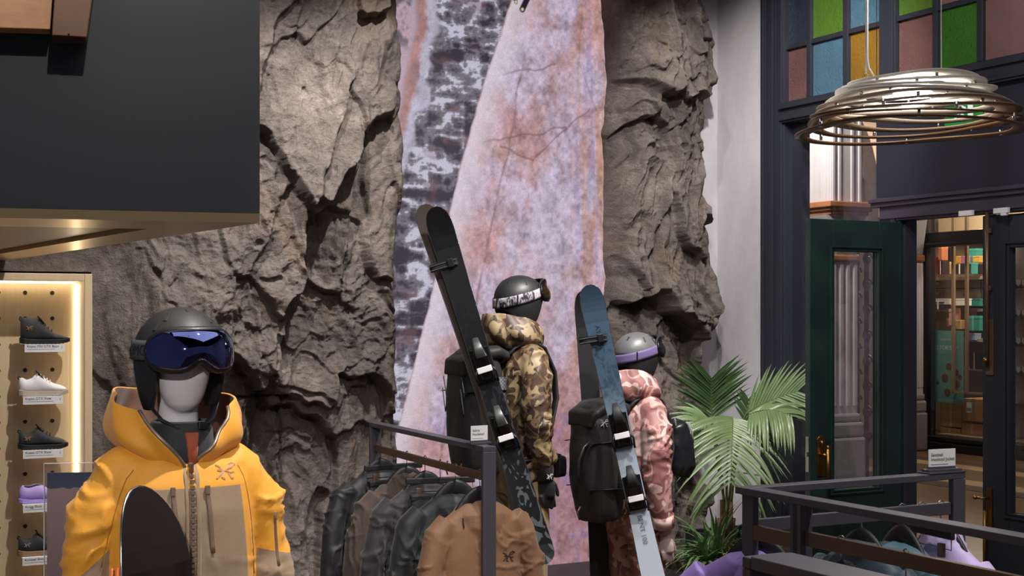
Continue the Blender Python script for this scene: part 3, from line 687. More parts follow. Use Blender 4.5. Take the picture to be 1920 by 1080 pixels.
def shoe(kind, u, z, label, upper, sole, lining, lace, logo, L=.285):
    """a shoe in profile, toe towards +x; origin under the middle of the sole"""
    root = thing('hiking_boot' if kind == 'mid' else 'trail_shoe', label, 'boot' if kind == 'mid' else 'shoe', M=MB_ @ Matrix.Translation((u, -.125, z)), group='shoes on the lit wall')
    h = .160 if kind == 'mid' else .098; hk = 1.0 if kind == 'mid' else 1.28
    top = [(0, h), (.10, h + .006), (.22, h), (.34, h * .97 + .006 if kind == 'mid' else h + .012), (.42, h * .86), (.55, h * .66 if kind == 'mid' else h * .80), (.70, .066), (.85, .056), (.95, .046), (1, .034)]
    if kind == 'low': top = [(0, .090), (.06, .096), (.16, .083), (.27, .092), (.36, .112), (.44, .104), (.58, .082), (.72, .064), (.86, .055), (.95, .046), (1, .034)]
    if kind == 'slip': top = [(0, .072), (.07, .094), (.18, .088), (.34, .098), (.46, .092), (.60, .072), (.74, .058), (.86, .050), (.95, .042), (1, .030)]
    top = [(a_, .02 + (b_ - .02) * hk) for a_, b_ in top]; h = h * (1.2 if hk > 1 else 1)
    wid = [(0, .018), (.06, .029), (.18, .033), (.38, .033), (.58, .042), (.74, .047), (.88, .042), (.96, .028), (1, .012)]
    mb = MB(); N_ = 26
    pts = []; rr = []
    for i in range(N_ + 1):
        t = i / N_; zt = interp_prof(top, t); zb = .022; pts.append(((t - .5) * L, 0, (zt + zb) / 2)); rr.append((interp_prof(wid, t), (zt - zb) / 2))
    rings = []
    n = 18
    v = []; f = []
    for (p_, (rx, ry)) in zip(pts, rr):
        for j in range(n):
            a = 2 * math.pi * j / n; c, q = math.cos(a), math.sin(a)
            wscale = 1.0 if q < 0 else (1 - .45 * q)
            v.append((p_[0], rx * wscale * math.copysign(abs(c) ** .7, c), p_[2] + ry * math.copysign(abs(q) ** .8, q)))
    for i in range(N_):
        for j in range(n): f.append((i * n + j, i * n + (j + 1) % n, (i + 1) * n + (j + 1) % n, (i + 1) * n + j))
    f += [tuple(range(n))[::-1], tuple(N_ * n + j for j in range(n))]
    MB().add(v, f).build('upper', upper, root, smooth=True)
    so = MB(); v = []; f = []; hs = .03 if kind != 'slip' else .024
    for i in range(N_ + 1):
        t = i / N_; x = (t - .5) * (L + .012); wv = interp_prof(wid, t) + .005; rock_ = .014 * max(0, (t - .72) / .28) ** 2 + .006 * max(0, (.12 - t) / .12)
        zb = rock_ + (.003 if i % 2 else 0); zt = hs + rock_ * .6 + .008 * max(0, (.25 - t) / .25)
        v += [(x, -wv, zb), (x, wv, zb), (x, wv * 1.02, zt), (x, -wv * 1.02, zt)]
    for i in range(N_):
        for j in range(4): f.append((i * 4 + j, (i + 1) * 4 + j, (i + 1) * 4 + (j + 1) % 4, i * 4 + (j + 1) % 4))
    f += [(0, 1, 2, 3), (N_ * 4 + 3, N_ * 4 + 2, N_ * 4 + 1, N_ * 4)]
    MB().add(v, f).build('sole', sole, root, bevel=.003)
    # toe cap / heel overlay
    if kind != 'slip':
        toe = MB(); toe.loft([((t - .5) * L, 0, .036) for t in (.84, .90, .96, 1.004)], [(.047, .012), (.043, .012), (.031, .010), (.012, .006)], 14); toe.build('toe_cap', sole, root, smooth=True)
        ton = MB()
        zt = interp_prof(top, .36)
        ton.loft([(-.015 * L, 0, zt - .03), (-.11 * L, 0, zt + .004), (-.15 * L, 0, zt + .018)], [(.022, .006), (.022, .006), (.018, .004)], 10); ton.build('tongue', lining, root, smooth=True)
        for i in range(5):
            t = .36 + .065 * i; zz = interp_prof(top, t) + .001; wv = interp_prof(wid, t) * .52; x = (t - .5) * L
            MB().tube([(x, -wv - .006, zz - .012), (x + .004, -wv * .5, zz + .003), (x + .010, wv * .5, zz + .003), (x + .012, wv, zz - .01)], .0022, 6).build('lace', lace, root, smooth=True)
        MB().tube([(-.485 * L, 0, h * .86), (-.525 * L, 0, h * .95), (-.51 * L, 0, h * 1.06), (-.47 * L, 0, h * 1.0)], .004, 8).build('heel_loop', lining, root, smooth=True)
    else:
        MB().loft([((t - .5) * L, 0, interp_prof(top, t) - .003) for t in (.10, .20, .34, .46)], [(.018, .004), (.024, .004), (.024, .004), (.012, .003)], 12).build('opening', lining, root, smooth=True)
        MB().tube([(-.44 * L, 0, .085), (-.50 * L, 0, .10), (-.47 * L, 0, .104)], .004, 8).build('heel_loop', lining, root, smooth=True)
    if logo is not None:
        lz = h * .62 if kind == 'mid' else .07; b = MB()
        for (a, c) in emblem_strokes():
            b.bar(((a[0]) * .038 - .33 * L, -.0345 if kind != 'mid' else -.0335, lz + a[1] * .038), (c[0] * .038 - .33 * L, -.0345 if kind != 'mid' else -.0335, lz + c[1] * .038), .0035, .0028)
        b.build('emblem', logo, root)
    return root
def emblem_strokes():
    """a spread skeleton-bird emblem as short strokes in a unit box"""
    return [((-.5, .32), (-.30, .22)), ((-.30, .22), (-.18, .05)), ((-.42, .10), (-.20, .06)), ((-.5, -.25), (-.2, .0)), ((-.2, .0), (.0, .08)), ((.0, .08), (.12, .28)), ((.12, .28), (.34, .34)),
            ((.34, .34), (.52, .22)), ((.06, .12), (.28, .16)), ((.28, .16), (.5, .30)), ((-.02, .04), (.18, -.06)), ((.18, -.06), (.40, -.04)), ((.12, -.08), (.24, -.30)), ((.24, -.30), (.34, -.28)), ((-.12, -.02), (-.24, -.22)), ((-.24, -.22), (-.10, -.30))]
def shelf_tag(u, z, txt, label):
    o = thing('shelf_tag', label, 'price tag', M=MB_ @ Matrix.Translation((u, -.20, z)), group='white shoe tags')
    MB().box(-.118, .118, 0, .003, -.048, .0).build('card', M['white_card'], o)
    MB().box(-.118, .118, .0031, .178, -.0035, .0).build('ledge', M['white_card'], o)
    text_mesh(txt, .021).xf(Matrix.Translation((-.105, -.001, -.019))).build('lettering', M['ink'], o)
    MB().box(-.105, .06, -.001, -.0003, -.031, -.0295).build('small_print', M['grey_ink'], o)
    MB().box(.100, .103, -.001, -.0003, -.026, -.012).build('price_print', M['grey_ink'], o)
blk = fabric('black shoe textile', (30, 30, 33), .7); blks = plain('black rubber', (24, 24, 27), .55, bump=.1); gold = plain('gold print', (190, 150, 90), .4, .3)
whi = fabric('off white shoe mesh', (226, 221, 222), .6); tan_s = plain('sand rubber', (178, 164, 150), .6); lil = fabric('lilac shoe mesh', (186, 158, 226), .6); lils = plain('lilac foam', (178, 152, 222), .6); gum = plain('gum rubber', (150, 118, 84), .6)
greyp = plain('grey print', (150, 150, 150), .5)
SH = [('mid', 81, 645, 'Kopec Mid GTX Boot', 'black mid cut hiking boot with gold emblem on the lit wall', blk, blks, M['matte_black'], M['ink'], gold),
      ('low', 78, 742, 'Kopec GTX Shoe', 'off white low trail shoe with black lining and sand coloured sole', whi, tan_s, blk, whi, None),
      ('low', 78, 842, 'Kopec GTX Shoe', 'black low trail shoe with gold emblem between the white and the lilac shoe', blk, blks, M['matte_black'], M['ink'], gold),
      ('slip', 78, 942, 'Kragg Shoe', 'lilac slip on shoe with lilac sole on the lit wall', lil, lils, M['grey_ink'], lil, None),
      ('low', 77, 1040, 'Konseal Shoe', 'black low approach shoe with gum midsole edge under the lilac shoe', blk, gum, M['matte_black'], M['ink'], greyp)]
TL = ['white tag under the black mid cut boot', 'white tag under the off white trail shoe', 'white tag under the black trail shoe with gold emblem', 'white tag under the lilac slip on shoe', 'white tag under the black approach shoe with gum midsole']
for (kind, px, py, txt, lab, up, so, li, la, lg), tl in zip(SH, TL):
    u, z = onB(px + 3, py, .125); shoe(kind, u, z, lab, up, so, li, la, lg, .285)
    ut, zt = onB(px + 3, py - 1, .2); shelf_tag(ut, z, txt, tl)
# the next column of shoes, only the toes reach into view
for k, (py, up, so, lab) in enumerate(((652, blk, blks, 'black shoe toe beside the black mid cut boot'), (868, blk, blks, 'black shoe toe beside the black trail shoe with gold emblem'), )):
    u, z = onB(-58, py, .125); shoe('low', u, z, lab, up, so, M['matte_black'], M['ink'], None)
    b = MB().box(-.118, .118, 0, .178, -.004, 0); b.build('shelf_bracket', M['black_plastic'], [o for o in bpy.data.objects if o.get('label') == lab][0], Matrix.Translation((0, -.06, -.001)))
# ------------------------------------------------------------------ street side: arcade floor, columns, the shop across
def tiles():
    t = NT('arcade tiles'); v = t.co((3.2, 3.2, 1)); br = t.n('ShaderNodeTexBrick'); br.offset = .5; t.l(v, br.inputs[0])
    br.inputs['Color1'].default_value = rgba(s2l((122, 92, 62))); br.inputs['Color2'].default_value = rgba(s2l((92, 66, 44))); br.inputs['Mortar'].default_value = rgba(s2l((60, 46, 36)))
    br.inputs['Scale'].default_value = 1.0; br.inputs['Mortar Size'].default_value = .012
    t.set(t.mix(t.noise(t.co(), 3, 4), br.outputs[0], s2l((110, 84, 58))), .3); return t.m
struct(MB().box(-14, 6, .26, 13, -.1, .0).build('floor_arcade', tiles(), M=MF_))
struct(MB().box(-14, 6, 5.0, 5.35, .0, .004).box(-14, 6, 6.9, 7.2, .0, .004).build('trim_8', plain('dark border tiles', (70, 52, 42), .35, 0, .2, 12), M=MF_))
struct(MB().box(-14, 6, 5.35, 5.7, .0, .004).box(-14, 6, 6.55, 6.9, .0, .004).build('trim_9', plain('buff border tiles', (168, 138, 98), .35, 0, .15, 10), M=MF_))
M['white_stone'] = plain('white painted stone', (200, 197, 202), .7, 0, .08, 4, .15, 60); M['ochre'] = plain('terracotta paint', (176, 116, 76), .6, 0, .12, 5); M['carved'] = plain('carved grey stone', (150, 148, 150), .75, 0, .2, 22, .5, 40)
def pilaster(pc, o, name, label, s=1.0, w=.56, full=True):
    x = onF(pc, 400, o)[0]; zc = lambda py: onF(pc, py, o)[1]
    t_ = thing(name, label, 'column', M=MF_ @ Matrix.Translation((x, o, 0)))
    hw = w / 2
    zr, zcap, zcor, ztop = zc(492), zc(478), zc(406), zc(382)
    sh = MB().box(-hw * .78, hw * .78, -hw * .78, hw * .78, 0, zr)
    for a in (-.62, -.2, .2, .62): sh.box(-hw * .84, hw * .84, hw * (a - .12), hw * (a + .12), .9, zr - .02).box(hw * (a - .12), hw * (a + .12), -hw * .84, hw * .84, .9, zr - .02)
    sh.build('shaft', M['white_stone'], t_, bevel=.012)
    MB().box(-hw * 1.06, hw * 1.06, -hw * 1.06, hw * 1.06, 0, .55).box(-hw, hw, -hw, hw, .55, .72).box(-hw * .9, hw * .9, -hw * .9, hw * .9, .72, .82).build('base', M['carved'], t_, bevel=.03)
    MB().box(-hw * .9, hw * .9, -hw * .9, hw * .9, zr, zcap).build('necking', M['ochre'], t_, bevel=.025)
    cap = MB().loft([(0, 0, zcap), (0, 0, zcap + .12), (0, 0, zcor - .08), (0, 0, zcor)], [(hw * .85, hw * .85), (hw * .92, hw * .92), (hw * 1.12, hw * 1.12), (hw * 1.2, hw * 1.2)], 24, power=5)
    cap.build('capital', M['carved'], t_)
    for sx in (-1, 0, 1):
        for q in range(3):
            a = [(sx * hw * .62 + .05 * math.cos(k * .8) * (1 - k / 14) + 0, -hw * 1.08 - .02 * q, (zcap + zcor) / 2 + .02 + .05 * math.sin(k * .8) * (1 - k / 14) - .04 * q) for k in range(11)]
        MB().tube(a, .014, 6).build('scroll', M['white_stone'], t_, smooth=True)
        a = [(-hw * 1.08, sx * hw * .62 + .05 * math.cos(k * .8) * (1 - k / 14), (zcap + zcor) / 2 + .02 + .05 * math.sin(k * .8) * (1 - k / 14)) for k in range(11)]
        MB().tube(a, .014, 6).build('scroll', M['white_stone'], t_, smooth=True)
    co = MB()
    for i, (e, za, zb) in enumerate(((1.14, 0, .3), (1.26, .3, .55), (1.38, .55, 1))): co.box(-hw * e, hw * e, -hw * e, hw * e, zcor + (ztop - zcor) * za, zcor + (ztop - zcor) * zb)
    co.build('cornice', M['ochre'], t_, bevel=.012)
    if full:
        up = MB().box(-hw * .95, hw * .95, -hw * .95, hw * .95, ztop, ztop + 2.6)
        for a in (-.8, -.45, .3, .75): up.box(hw * (a - .1), hw * (a + .1), -hw * 1.0, hw * 1.0, ztop, ztop + 2.6).box(-hw, hw, hw * (a - .1), hw * (a + .1), ztop, ztop + 2.6)
        up.build('upper_shaft', M['white_stone'], t_, bevel=.012)
    return t_
pilaster(1562, 4.1, 'arcade_column', 'white fluted arcade column with terracotta cornice seen over the green door', w=.50)
pilaster(1706, 7.75, 'arcade_pilaster', 'grey pilaster with carved capital beside the dark window of the shop across the arcade', w=.34)
# brown reveal and tiled arcade wall with an arch
x0 = onF(1474, 500, .4)[0]; x1 = onF(1514, 500, .4)[0]
struct(MB().box(x0 - .8, x1, .36, .40, 0, 5.2).build('wall_reveal', plain('plum brown paint', (88, 70, 72), .6, 0, .1, 3), M=MF_))
xa = onF(1560, 300, 9.2)[0]; xb = onF(1655, 300, 9.2)[0]
struct(MB().box(xa - 2.5, xb + .5, 9.2, 9.4, 0, 6).build('wall_tiled', (lambda t: (t.set((lambda b: (t.l(t.co((1, 1, 1)), b.inputs[0]), b.outputs[0])[1])(t.n('ShaderNodeTexBrick', Color1=rgba(s2l((222, 205, 170))), Color2=rgba(s2l((212, 194, 160))), Mortar=rgba(s2l((150, 136, 112))), Scale=2.2)), .4), t.m)[1])(NT('cream tiles')), M=MF_))
ax = onF(1612, 300, 6.6)
arch = MB(); rr_ = 1.5; xc, zc0 = onF(1498, 380, 6.6)
for i in range(14):
    a0, a1 = R(2 + i * 6.2), R(2 + (i + 1) * 6.2)
    q = [(xc + r_ * math.cos(a), 0, zc0 + r_ * math.sin(a)) for r_, a in ((rr_, a0), (rr_ + .26, a0), (rr_ + .26, a1), (rr_, a1))]
    arch.add([(p_[0], y, p_[2]) for y in (6.5, 6.8) for p_ in q], [(3, 2, 1, 0), (4, 5, 6, 7), (0, 1, 5, 4), (1, 2, 6, 5), (2, 3, 7, 6), (3, 0, 4, 7)])
arch.box(xc + rr_, xc + rr_ + .26, 6.5, 6.8, 0, zc0 + .06)
struct(arch.build('wall_arch', plain('grey brown stone arch', (132, 116, 106), .7, 0, .1, 4), M=MF_))
# wrought iron screen seen through the green door's glass
ir = thing('iron_scroll_screen', 'black wrought iron scroll screen behind the glass of the green door', 'iron screen', M=MF_)
ixa, ixb = onF(1588, 600, 4.6)[0], onF(1640, 600, 4.6)[0]
for x in np.linspace(ixa, ixb, 4): MB().box(x - .02, x + .02, 4.6, 4.64, 0, 2.75).build('upright', M['black_plastic'], ir)
for j in range(16):
    z = .35 + j * .15; cxm = (ixa + ixb) / 2 + (.09 if j % 2 else -.09)
    MB().tube([(cxm + .085 * math.cos(k * .62) * (1 - k / 18), 4.62, z + .085 * math.sin(k * .62) * (1 - k / 18)) for k in range(15)], .014, 6).build('scroll', M['black_plastic'], ir, smooth=True)
# --- the shop across the arcade
OS = 8.1
def rF(px0, px1, py0, py1, o):
    xm = (px0 + px1) / 2; a, b = onF(px0, 0, o)[0], onF(px1, 0, o)[0]; z1, z0 = onF(xm, py0, o)[1], onF(xm, py1, o)[1]; return min(a, b), max(a, b), min(z0, z1), max(z0, z1)
def fbox(px0, px1, py0, py1, o, d): x0, x1, z0, z1 = rF(px0, px1, py0, py1, o); return MB().box(x0, x1, o, o + d, z0, z1)
M['dark_timber'] = plain('near black shopfront paint', (30, 27, 30), .4, 0, .15, 6)
xL, xW = onF(1712, 600, OS)[0], onF(1736, 600, OS)[0]; xR = onF(2120, 600, OS)[0]
zs0, zs1, zt0, zt1 = onF(1760, 818, OS)[1], onF(1760, 462, OS)[1], onF(1790, 433, OS)[1], onF(1790, 404, OS)[1]
sf = MB().box(xL, xW, OS, OS + .2, 0, 4.2).box(xW, xR, OS, OS + .2, 0, zs0).box(xW, xR, OS, OS + .2, zs1, zt0).box(xW, xR, OS, OS + .2, zt1 + .35, 4.2)
for x in (onF(1848, 600, OS)[0], onF(1990, 600, OS)[0]): sf.box(x, x + .18, OS, OS + .2, zs0, 4.2)
sf.box(xW, xR, OS - .06, OS, zs0 - .06, zs0).box(xW, xR, OS - .05, OS, zs1, zs1 + .05).box(xL, xR, OS - .08, OS, 0, .12)
struct(sf.build('wall_shop_across', M['dark_timber'], M=MF_, bevel=.01))
w4 = struct(thing('window_4', None, None, M=MF_)); MB().box(xW, xR, OS + .05, OS + .056, zs0, zs1).build('pane', M['glass'], w4); MB().box(xW, xR, OS + .05, OS + .056, zt0, zt1 + .35).build('pane', M['glass'], w4)
struct(MB().box(xL - 2.7, xR + .1, OS + 2.6, OS + 2.75, 0, 4.2).box(xL - 2.7, xL - 2.6, OS + 1.35, OS + 2.6, 0, 4.2).build('wall_shop_inner', plain('taupe shop wall', (150, 134, 112), .6), M=MF_))
struct(MB().box(xL - 2.7, xR + .1, OS + .2, OS + 2.75, 4.2, 4.3).build('ceiling_shop', plain('cream shop ceiling', (215, 200, 175), .7), M=MF_))
shl = thing('shop_wall_shelving', 'taupe shelving with drawers on the wall of the shop across the arcade', 'shelving', M=MF_)
oB = OS + 2.1; M['taupe'] = plain('taupe cabinet', (122, 106, 86), .55)
for py in (518, 581, 640, 697): x0, x1, z0, z1 = rF(1700, 2150, py - 3, py + 3, oB); MB().box(x0, x1, oB, oB + .5, z0, z1).build('shelf', plain('shelf edge', (176, 160, 140), .5), shl)
for i in range(8):
    for py0, py1 in ((522, 540), (541, 560)):
        pa = 1722 + i * 54; x0, x1, z0, z1 = rF(pa, pa + 52, py0, py1, oB)
        dr = MB().box(x0, x1, oB + .12, oB + .4, z0, z1).build('drawer', M['taupe'], shl, bevel=.006)
        MB().box((x0 + x1) / 2 - .05, (x0 + x1) / 2 + .05, oB + .10, oB + .119, (z0 + z1) / 2 - .015, (z0 + z1) / 2 + .015).build('label_holder', M['chrome'], dr)
for i in range(6):
    pa = 1752 + i * 54; x0, x1, z0, z1 = rF(pa, pa + 52, 400, 436, oB); MB().box(x0, x1, oB + .08, oB + .4, z0, z1).build('cupboard_door', plain('cream cupboard', (190, 172, 140), .5), shl, bevel=.008)
PKC = {}
def pk(rgb):
    if rgb not in PKC: PKC[rgb] = plain('pack %d %d %d' % rgb, rgb, .45, 0, .1, 9)
    return PKC[rgb]
def pack(px0, px1, py0, py1, o, rgb, label, cat='box', ribbon=None, d=.18, name='gift_box'):
    x0, x1, z0, z1 = rF(px0, px1, py0, py1, o); r_ = thing(name, label, cat, M=MF_ @ Matrix.Translation(((x0 + x1) / 2, o, z0)), group='gifts on the shelves of the shop across')
    hw = (x1 - x0) / 2; h = z1 - z0
    MB().box(-hw, hw, 0, d, 0, h * .8).build('carton', pk(rgb), r_, bevel=.004); MB().box(-hw * 1.03, hw * 1.03, -.004, d + .004, h * .8 + .001, h).build('lid', pk(tuple(min(255, int(c * 1.08)) for c in rgb)), r_, bevel=.004)
    if ribbon: MB().box(-hw * .14, hw * .14, -.008, -.0045, 0, h).build('ribbon', pk(ribbon), r_)
    return r_
TE = (72, 160, 148)
o1 = oB
items = [(1748, 1758, 482, 515, (196, 60, 44), 'red bag beside the white ribbon on the upper shelf', None, 'paper_bag'), (1759, 1766, 462, 488, (200, 130, 96), 'slim copper box on top of the dark striped box', None, 'gift_box'), (1759, 1768, 489, 514, (60, 50, 60), 'dark box with cream ribbon beside the red bag', (230, 220, 200), 'gift_box'),
         (1769, 1781, 464, 490, (40, 40, 52), 'navy box with white ribbon, topmost of its stack', (235, 235, 235), 'gift_box'), (1769, 1781, 491, 514, (196, 160, 110), 'tan striped box under the navy ribboned box', (40, 60, 80), 'gift_box'), (1783, 1791, 496, 514, (196, 148, 150), 'dusty pink small box beside the hanging rod', None, 'gift_box'),
         (1792, 1800, 480, 494, (214, 160, 70), 'yellow small carton on a dark box', None, 'gift_box'), (1801, 1808, 480, 494, (170, 110, 140), 'mauve small carton on a dark box', None, 'gift_box'), (1791, 1808, 495, 514, (38, 34, 38), 'long dark box with a white bow', (235, 235, 230), 'gift_box'),
         (1814, 1831, 466, 490, TE, 'teal box standing on the striped cartons', None, 'gift_box'), (1812, 1822, 492, 514, TE, 'narrow teal box standing on the shelf edge', None, 'gift_box'), (1824, 1836, 480, 492, (216, 170, 80), 'yellow carton under the teal box', None, 'gift_box'), (1825, 1836, 495, 514, (40, 36, 40), 'dark gift box with a gold bow', (214, 180, 80), 'gift_box'),
         (1748, 1781, 560, 571, (236, 232, 224), 'white flat boxes in the lit row below the drawers', None, 'gift_box'), (1783, 1810, 560, 573, (240, 236, 228), 'long white box in the lit row below the drawers', None, 'gift_box'), (1812, 1838, 560, 574, TE, 'flat teal box in the lit row below the drawers', None, 'gift_box'),
         (1748, 1770, 566, 580, (44, 52, 76), 'blue and white patterned tin on the second shelf', (220, 220, 220), 'patterned_tin'), (1779, 1787, 579, 610, (214, 160, 160), 'pale pink tall box on the second shelf', None, 'gift_box'), (1788, 1800, 578, 600, (222, 160, 70), 'orange yellow box on the second shelf', None, 'gift_box'), (1801, 1820, 578, 599, (64, 40, 40), 'dark red dotted box on the second shelf', (196, 90, 70), 'gift_box'),
         (1792, 1801, 600, 617, (190, 160, 110), 'sand coloured box on the lower shelf', None, 'gift_box'), (1801, 1809, 600, 617, (176, 62, 44), 'rust red box on the lower shelf', None, 'gift_box'), (1775, 1783, 597, 612, (216, 90, 80), 'coral bag with white ribbon on the lower shelf', (235, 230, 225), 'paper_bag'), (1813, 1836, 592, 620, TE, 'large teal box leaning on the lower shelf', (110, 190, 178), 'gift_box'),
         (1816, 1828, 625, 638, (150, 170, 200), 'small framed card beside the poster', None, 'framed_card'), (1818, 1836, 662, 692, (28, 26, 30), 'black gift box with gold script beside the poster', (180, 150, 80), 'gift_box')]
for i_, (a, b, c, d_, col_, lab, rib, nm) in enumerate(items): pack(a, b, c, d_, o1 - .05 - (i_ % 3) * .16, col_, lab + ' of the shop across', 'bag' if 'bag' in nm else ('tin' if 'tin' in nm else ('picture' if 'card' in nm else 'box')), rib, .14, nm)
# poster behind the window
x0, x1, z0, z1 = rF(1748, 1806, 620, 755, OS + .35)
po = thing('sale_poster', 'teal poster advertising two for forty dollars in the window across the arcade', 'poster', M=MF_ @ Matrix.Translation(((x0 + x1) / 2, OS + .35, z0)))
pw, ph = x1 - x0, z1 - z0
MB().box(-pw / 2, pw / 2, 0, .012, 0, ph).build('board', plain('poster teal', (112, 176, 172), .45, 0, .06, 3), po)
text_mesh('TWICE THE JOY', .042, 'CENTER').xf(Matrix.Translation((0, -.002, ph * .865))).build('lettering', M['white_card'], po)
text_mesh('2 FOR $40*', .088, 'CENTER').xf(Matrix.Translation((0, -.002, ph * .735))).build('lettering', M['white_card'], po)
text_mesh('MIX AND MATCH YOUR FAVES', .022, 'CENTER').xf(Matrix.Translation((0, -.002, ph * .66))).build('small_print', plain('dark teal ink', (60, 110, 110), .6), po)
cc_ = plain('chocolate print', (118, 76, 52), .6, 0, .3, 30)
for (fx_, fz_, r_) in ((.02, .50, .055), (.14, .42, .05), (-.04, .34, .065), (.15, .26, .06), (.0, .14, .06), (-.16, .27, .03), (.20, .36, .04)):
    MB().prism([(fx_ * pw * 2 + r_ * math.cos(k * .628), fz_ * ph + r_ * math.sin(k * .628)) for k in range(10)], -.004, -.001).build('printed_truffle', cc_, po)
# cartons
CB = plain('corrugated cardboard', (176, 132, 82), .7, 0, .1, 8, .1, 90); TP = plain('packing tape', (196, 160, 110), .3)
for (a, b, c, d_, lab) in ((1764, 1802, 752, 800, 'large brown cardboard carton below the teal poster'), (1805, 1845, 748, 790, 'brown cardboard carton with a white barcode label'), (1762, 1800, 803, 816, 'flat open cardboard tray on the window floor'), (1803, 1843, 795, 816, 'dark shaded cardboard carton under the labelled carton')):
    x0, x1, z0, z1 = rF(a, b, c, d_, OS + .5); t_ = thing('cardboard_carton', lab, 'carton', M=MF_ @ Matrix.Translation(((x0 + x1) / 2, OS + .5, z0))); hw = (x1 - x0) / 2
    MB().box(-hw, hw, 0, .4, 0, z1 - z0).build('carton', CB, t_, bevel=.006); MB().box(-hw * .1, hw * .1, -.003, .403, .002, z1 - z0 + .003).build('tape', TP, t_)
    if 'label' in lab and 'under' not in lab:
        lb = MB().box(-.13, -.02, -.004, -.0015, .12, .27).build('label', M['white_card'], t_)
        for k in range(7): MB().box(-.12 + k * .013, -.114 + k * .013, -.006, -.0042, .14, .19).build('barcode_bar', M['ink'], lb)
x0, x1, z0, z1 = rF(1758, 1845, 812, 816, OS + .3); struct(MB().box(xW, xR, OS + .2, OS + 1.2, zs0 - .03, zs0 + .01).build('window_sill_5', M['taupe'], M=MF_))
hr = thing('hanging_display_rail', 'pale timber hanging rail with two uprights in the window across the arcade', 'display rail', M=MF_); oR = OS + .25; WR = plain('pale timber rod', (160, 134, 104), .5)
for a in (1786, 1811): x = onF(a, 500, oR)[0]; MB().box(x - .022, x + .022, oR, oR + .04, onF(a, 738, oR)[1], 4.19).build('upright', WR, hr)
x0, x1, z0, z1 = rF(1784, 1842, 735, 739, oR); MB().box(x0, x1, oR, oR + .04, z0, z1).build('crossbar', WR, hr)
# tagged bags seen through the closed leaf
wh = pk((214, 214, 222)); bl = pk((58, 66, 100))
for r_, py in enumerate((541, 597, 650, 704)):
    for k in range(9):
        pa = 1884 + k * 10.5; x0, x1, z0, z1 = rF(pa, pa + 9.5, py - 16, py, OS + .6)
        b_ = thing('tea_pouch', 'navy pouch with a white pointed label, row %s of the rack behind the closed door' % ('one', 'two', 'three', 'four')[r_], 'pouch', M=MF_ @ Matrix.Translation(((x0 + x1) / 2, OS + .6, z0)), group='pouches on row %s of the rack across' % ('one', 'two', 'three', 'four')[r_])
        hw = (x1 - x0) / 2; h = z1 - z0
        MB().loft([(0, .03, 0), (0, .03, h * .5), (0, .03, h)], [(hw, .03), (hw, .026), (hw, .006)], 10, power=4).build('pouch', bl, b_)
        MB().prism([(-hw * .85, h * .55), (0, h * .28), (hw * .85, h * .55), (hw * .85, h * 1.02), (-hw * .85, h * 1.02)], -.006, -.002).build('label', wh, b_)
rk_ = thing('pouch_rack', 'rack of thin dark shelves behind the closed shop door', 'rack', M=MF_)
for py in (541, 597, 650, 704, 760): x0, x1, z0, z1 = rF(1880, 2010, py, py + 3, OS + .58); MB().box(x0, x1, OS + .58, OS + .75, z0, z1).build('shelf', M['taupe'], rk_)
MB().box(x0, x1, OS + .76, OS + .78, zs0, 2.9).build('back_board', plain('mauve board', (170, 158, 160), .6), rk_)
# unseen point lights added to brighten the arcade and the shop across
def fill_light_at(o_, x, z, pw, rad=.15, col=(1, .82, .6)):
    l = bpy.data.lights.new('arcade fill', 'POINT'); l.energy = pw; l.shadow_soft_size = rad; l.color = col; q = bpy.data.objects.new('arcade_fill_light', l); COL.objects.link(q); q.matrix_basis = MF_ @ Matrix.Translation((x, o_, z))
fill_light_at(OS + 1.2, -8.0, 3.9, 110, .15, (1, .87, .7)); fill_light_at(OS + 1.2, -5.6, 3.9, 110, .15, (1, .87, .7)); fill_light_at(OS - 1.6, -6.5, 4.6, 120); fill_light_at(2.3, -4.6, 4.8, 420, .2, (1, .9, .8)); fill_light_at(8.3, -10.5, 4.6, 120)
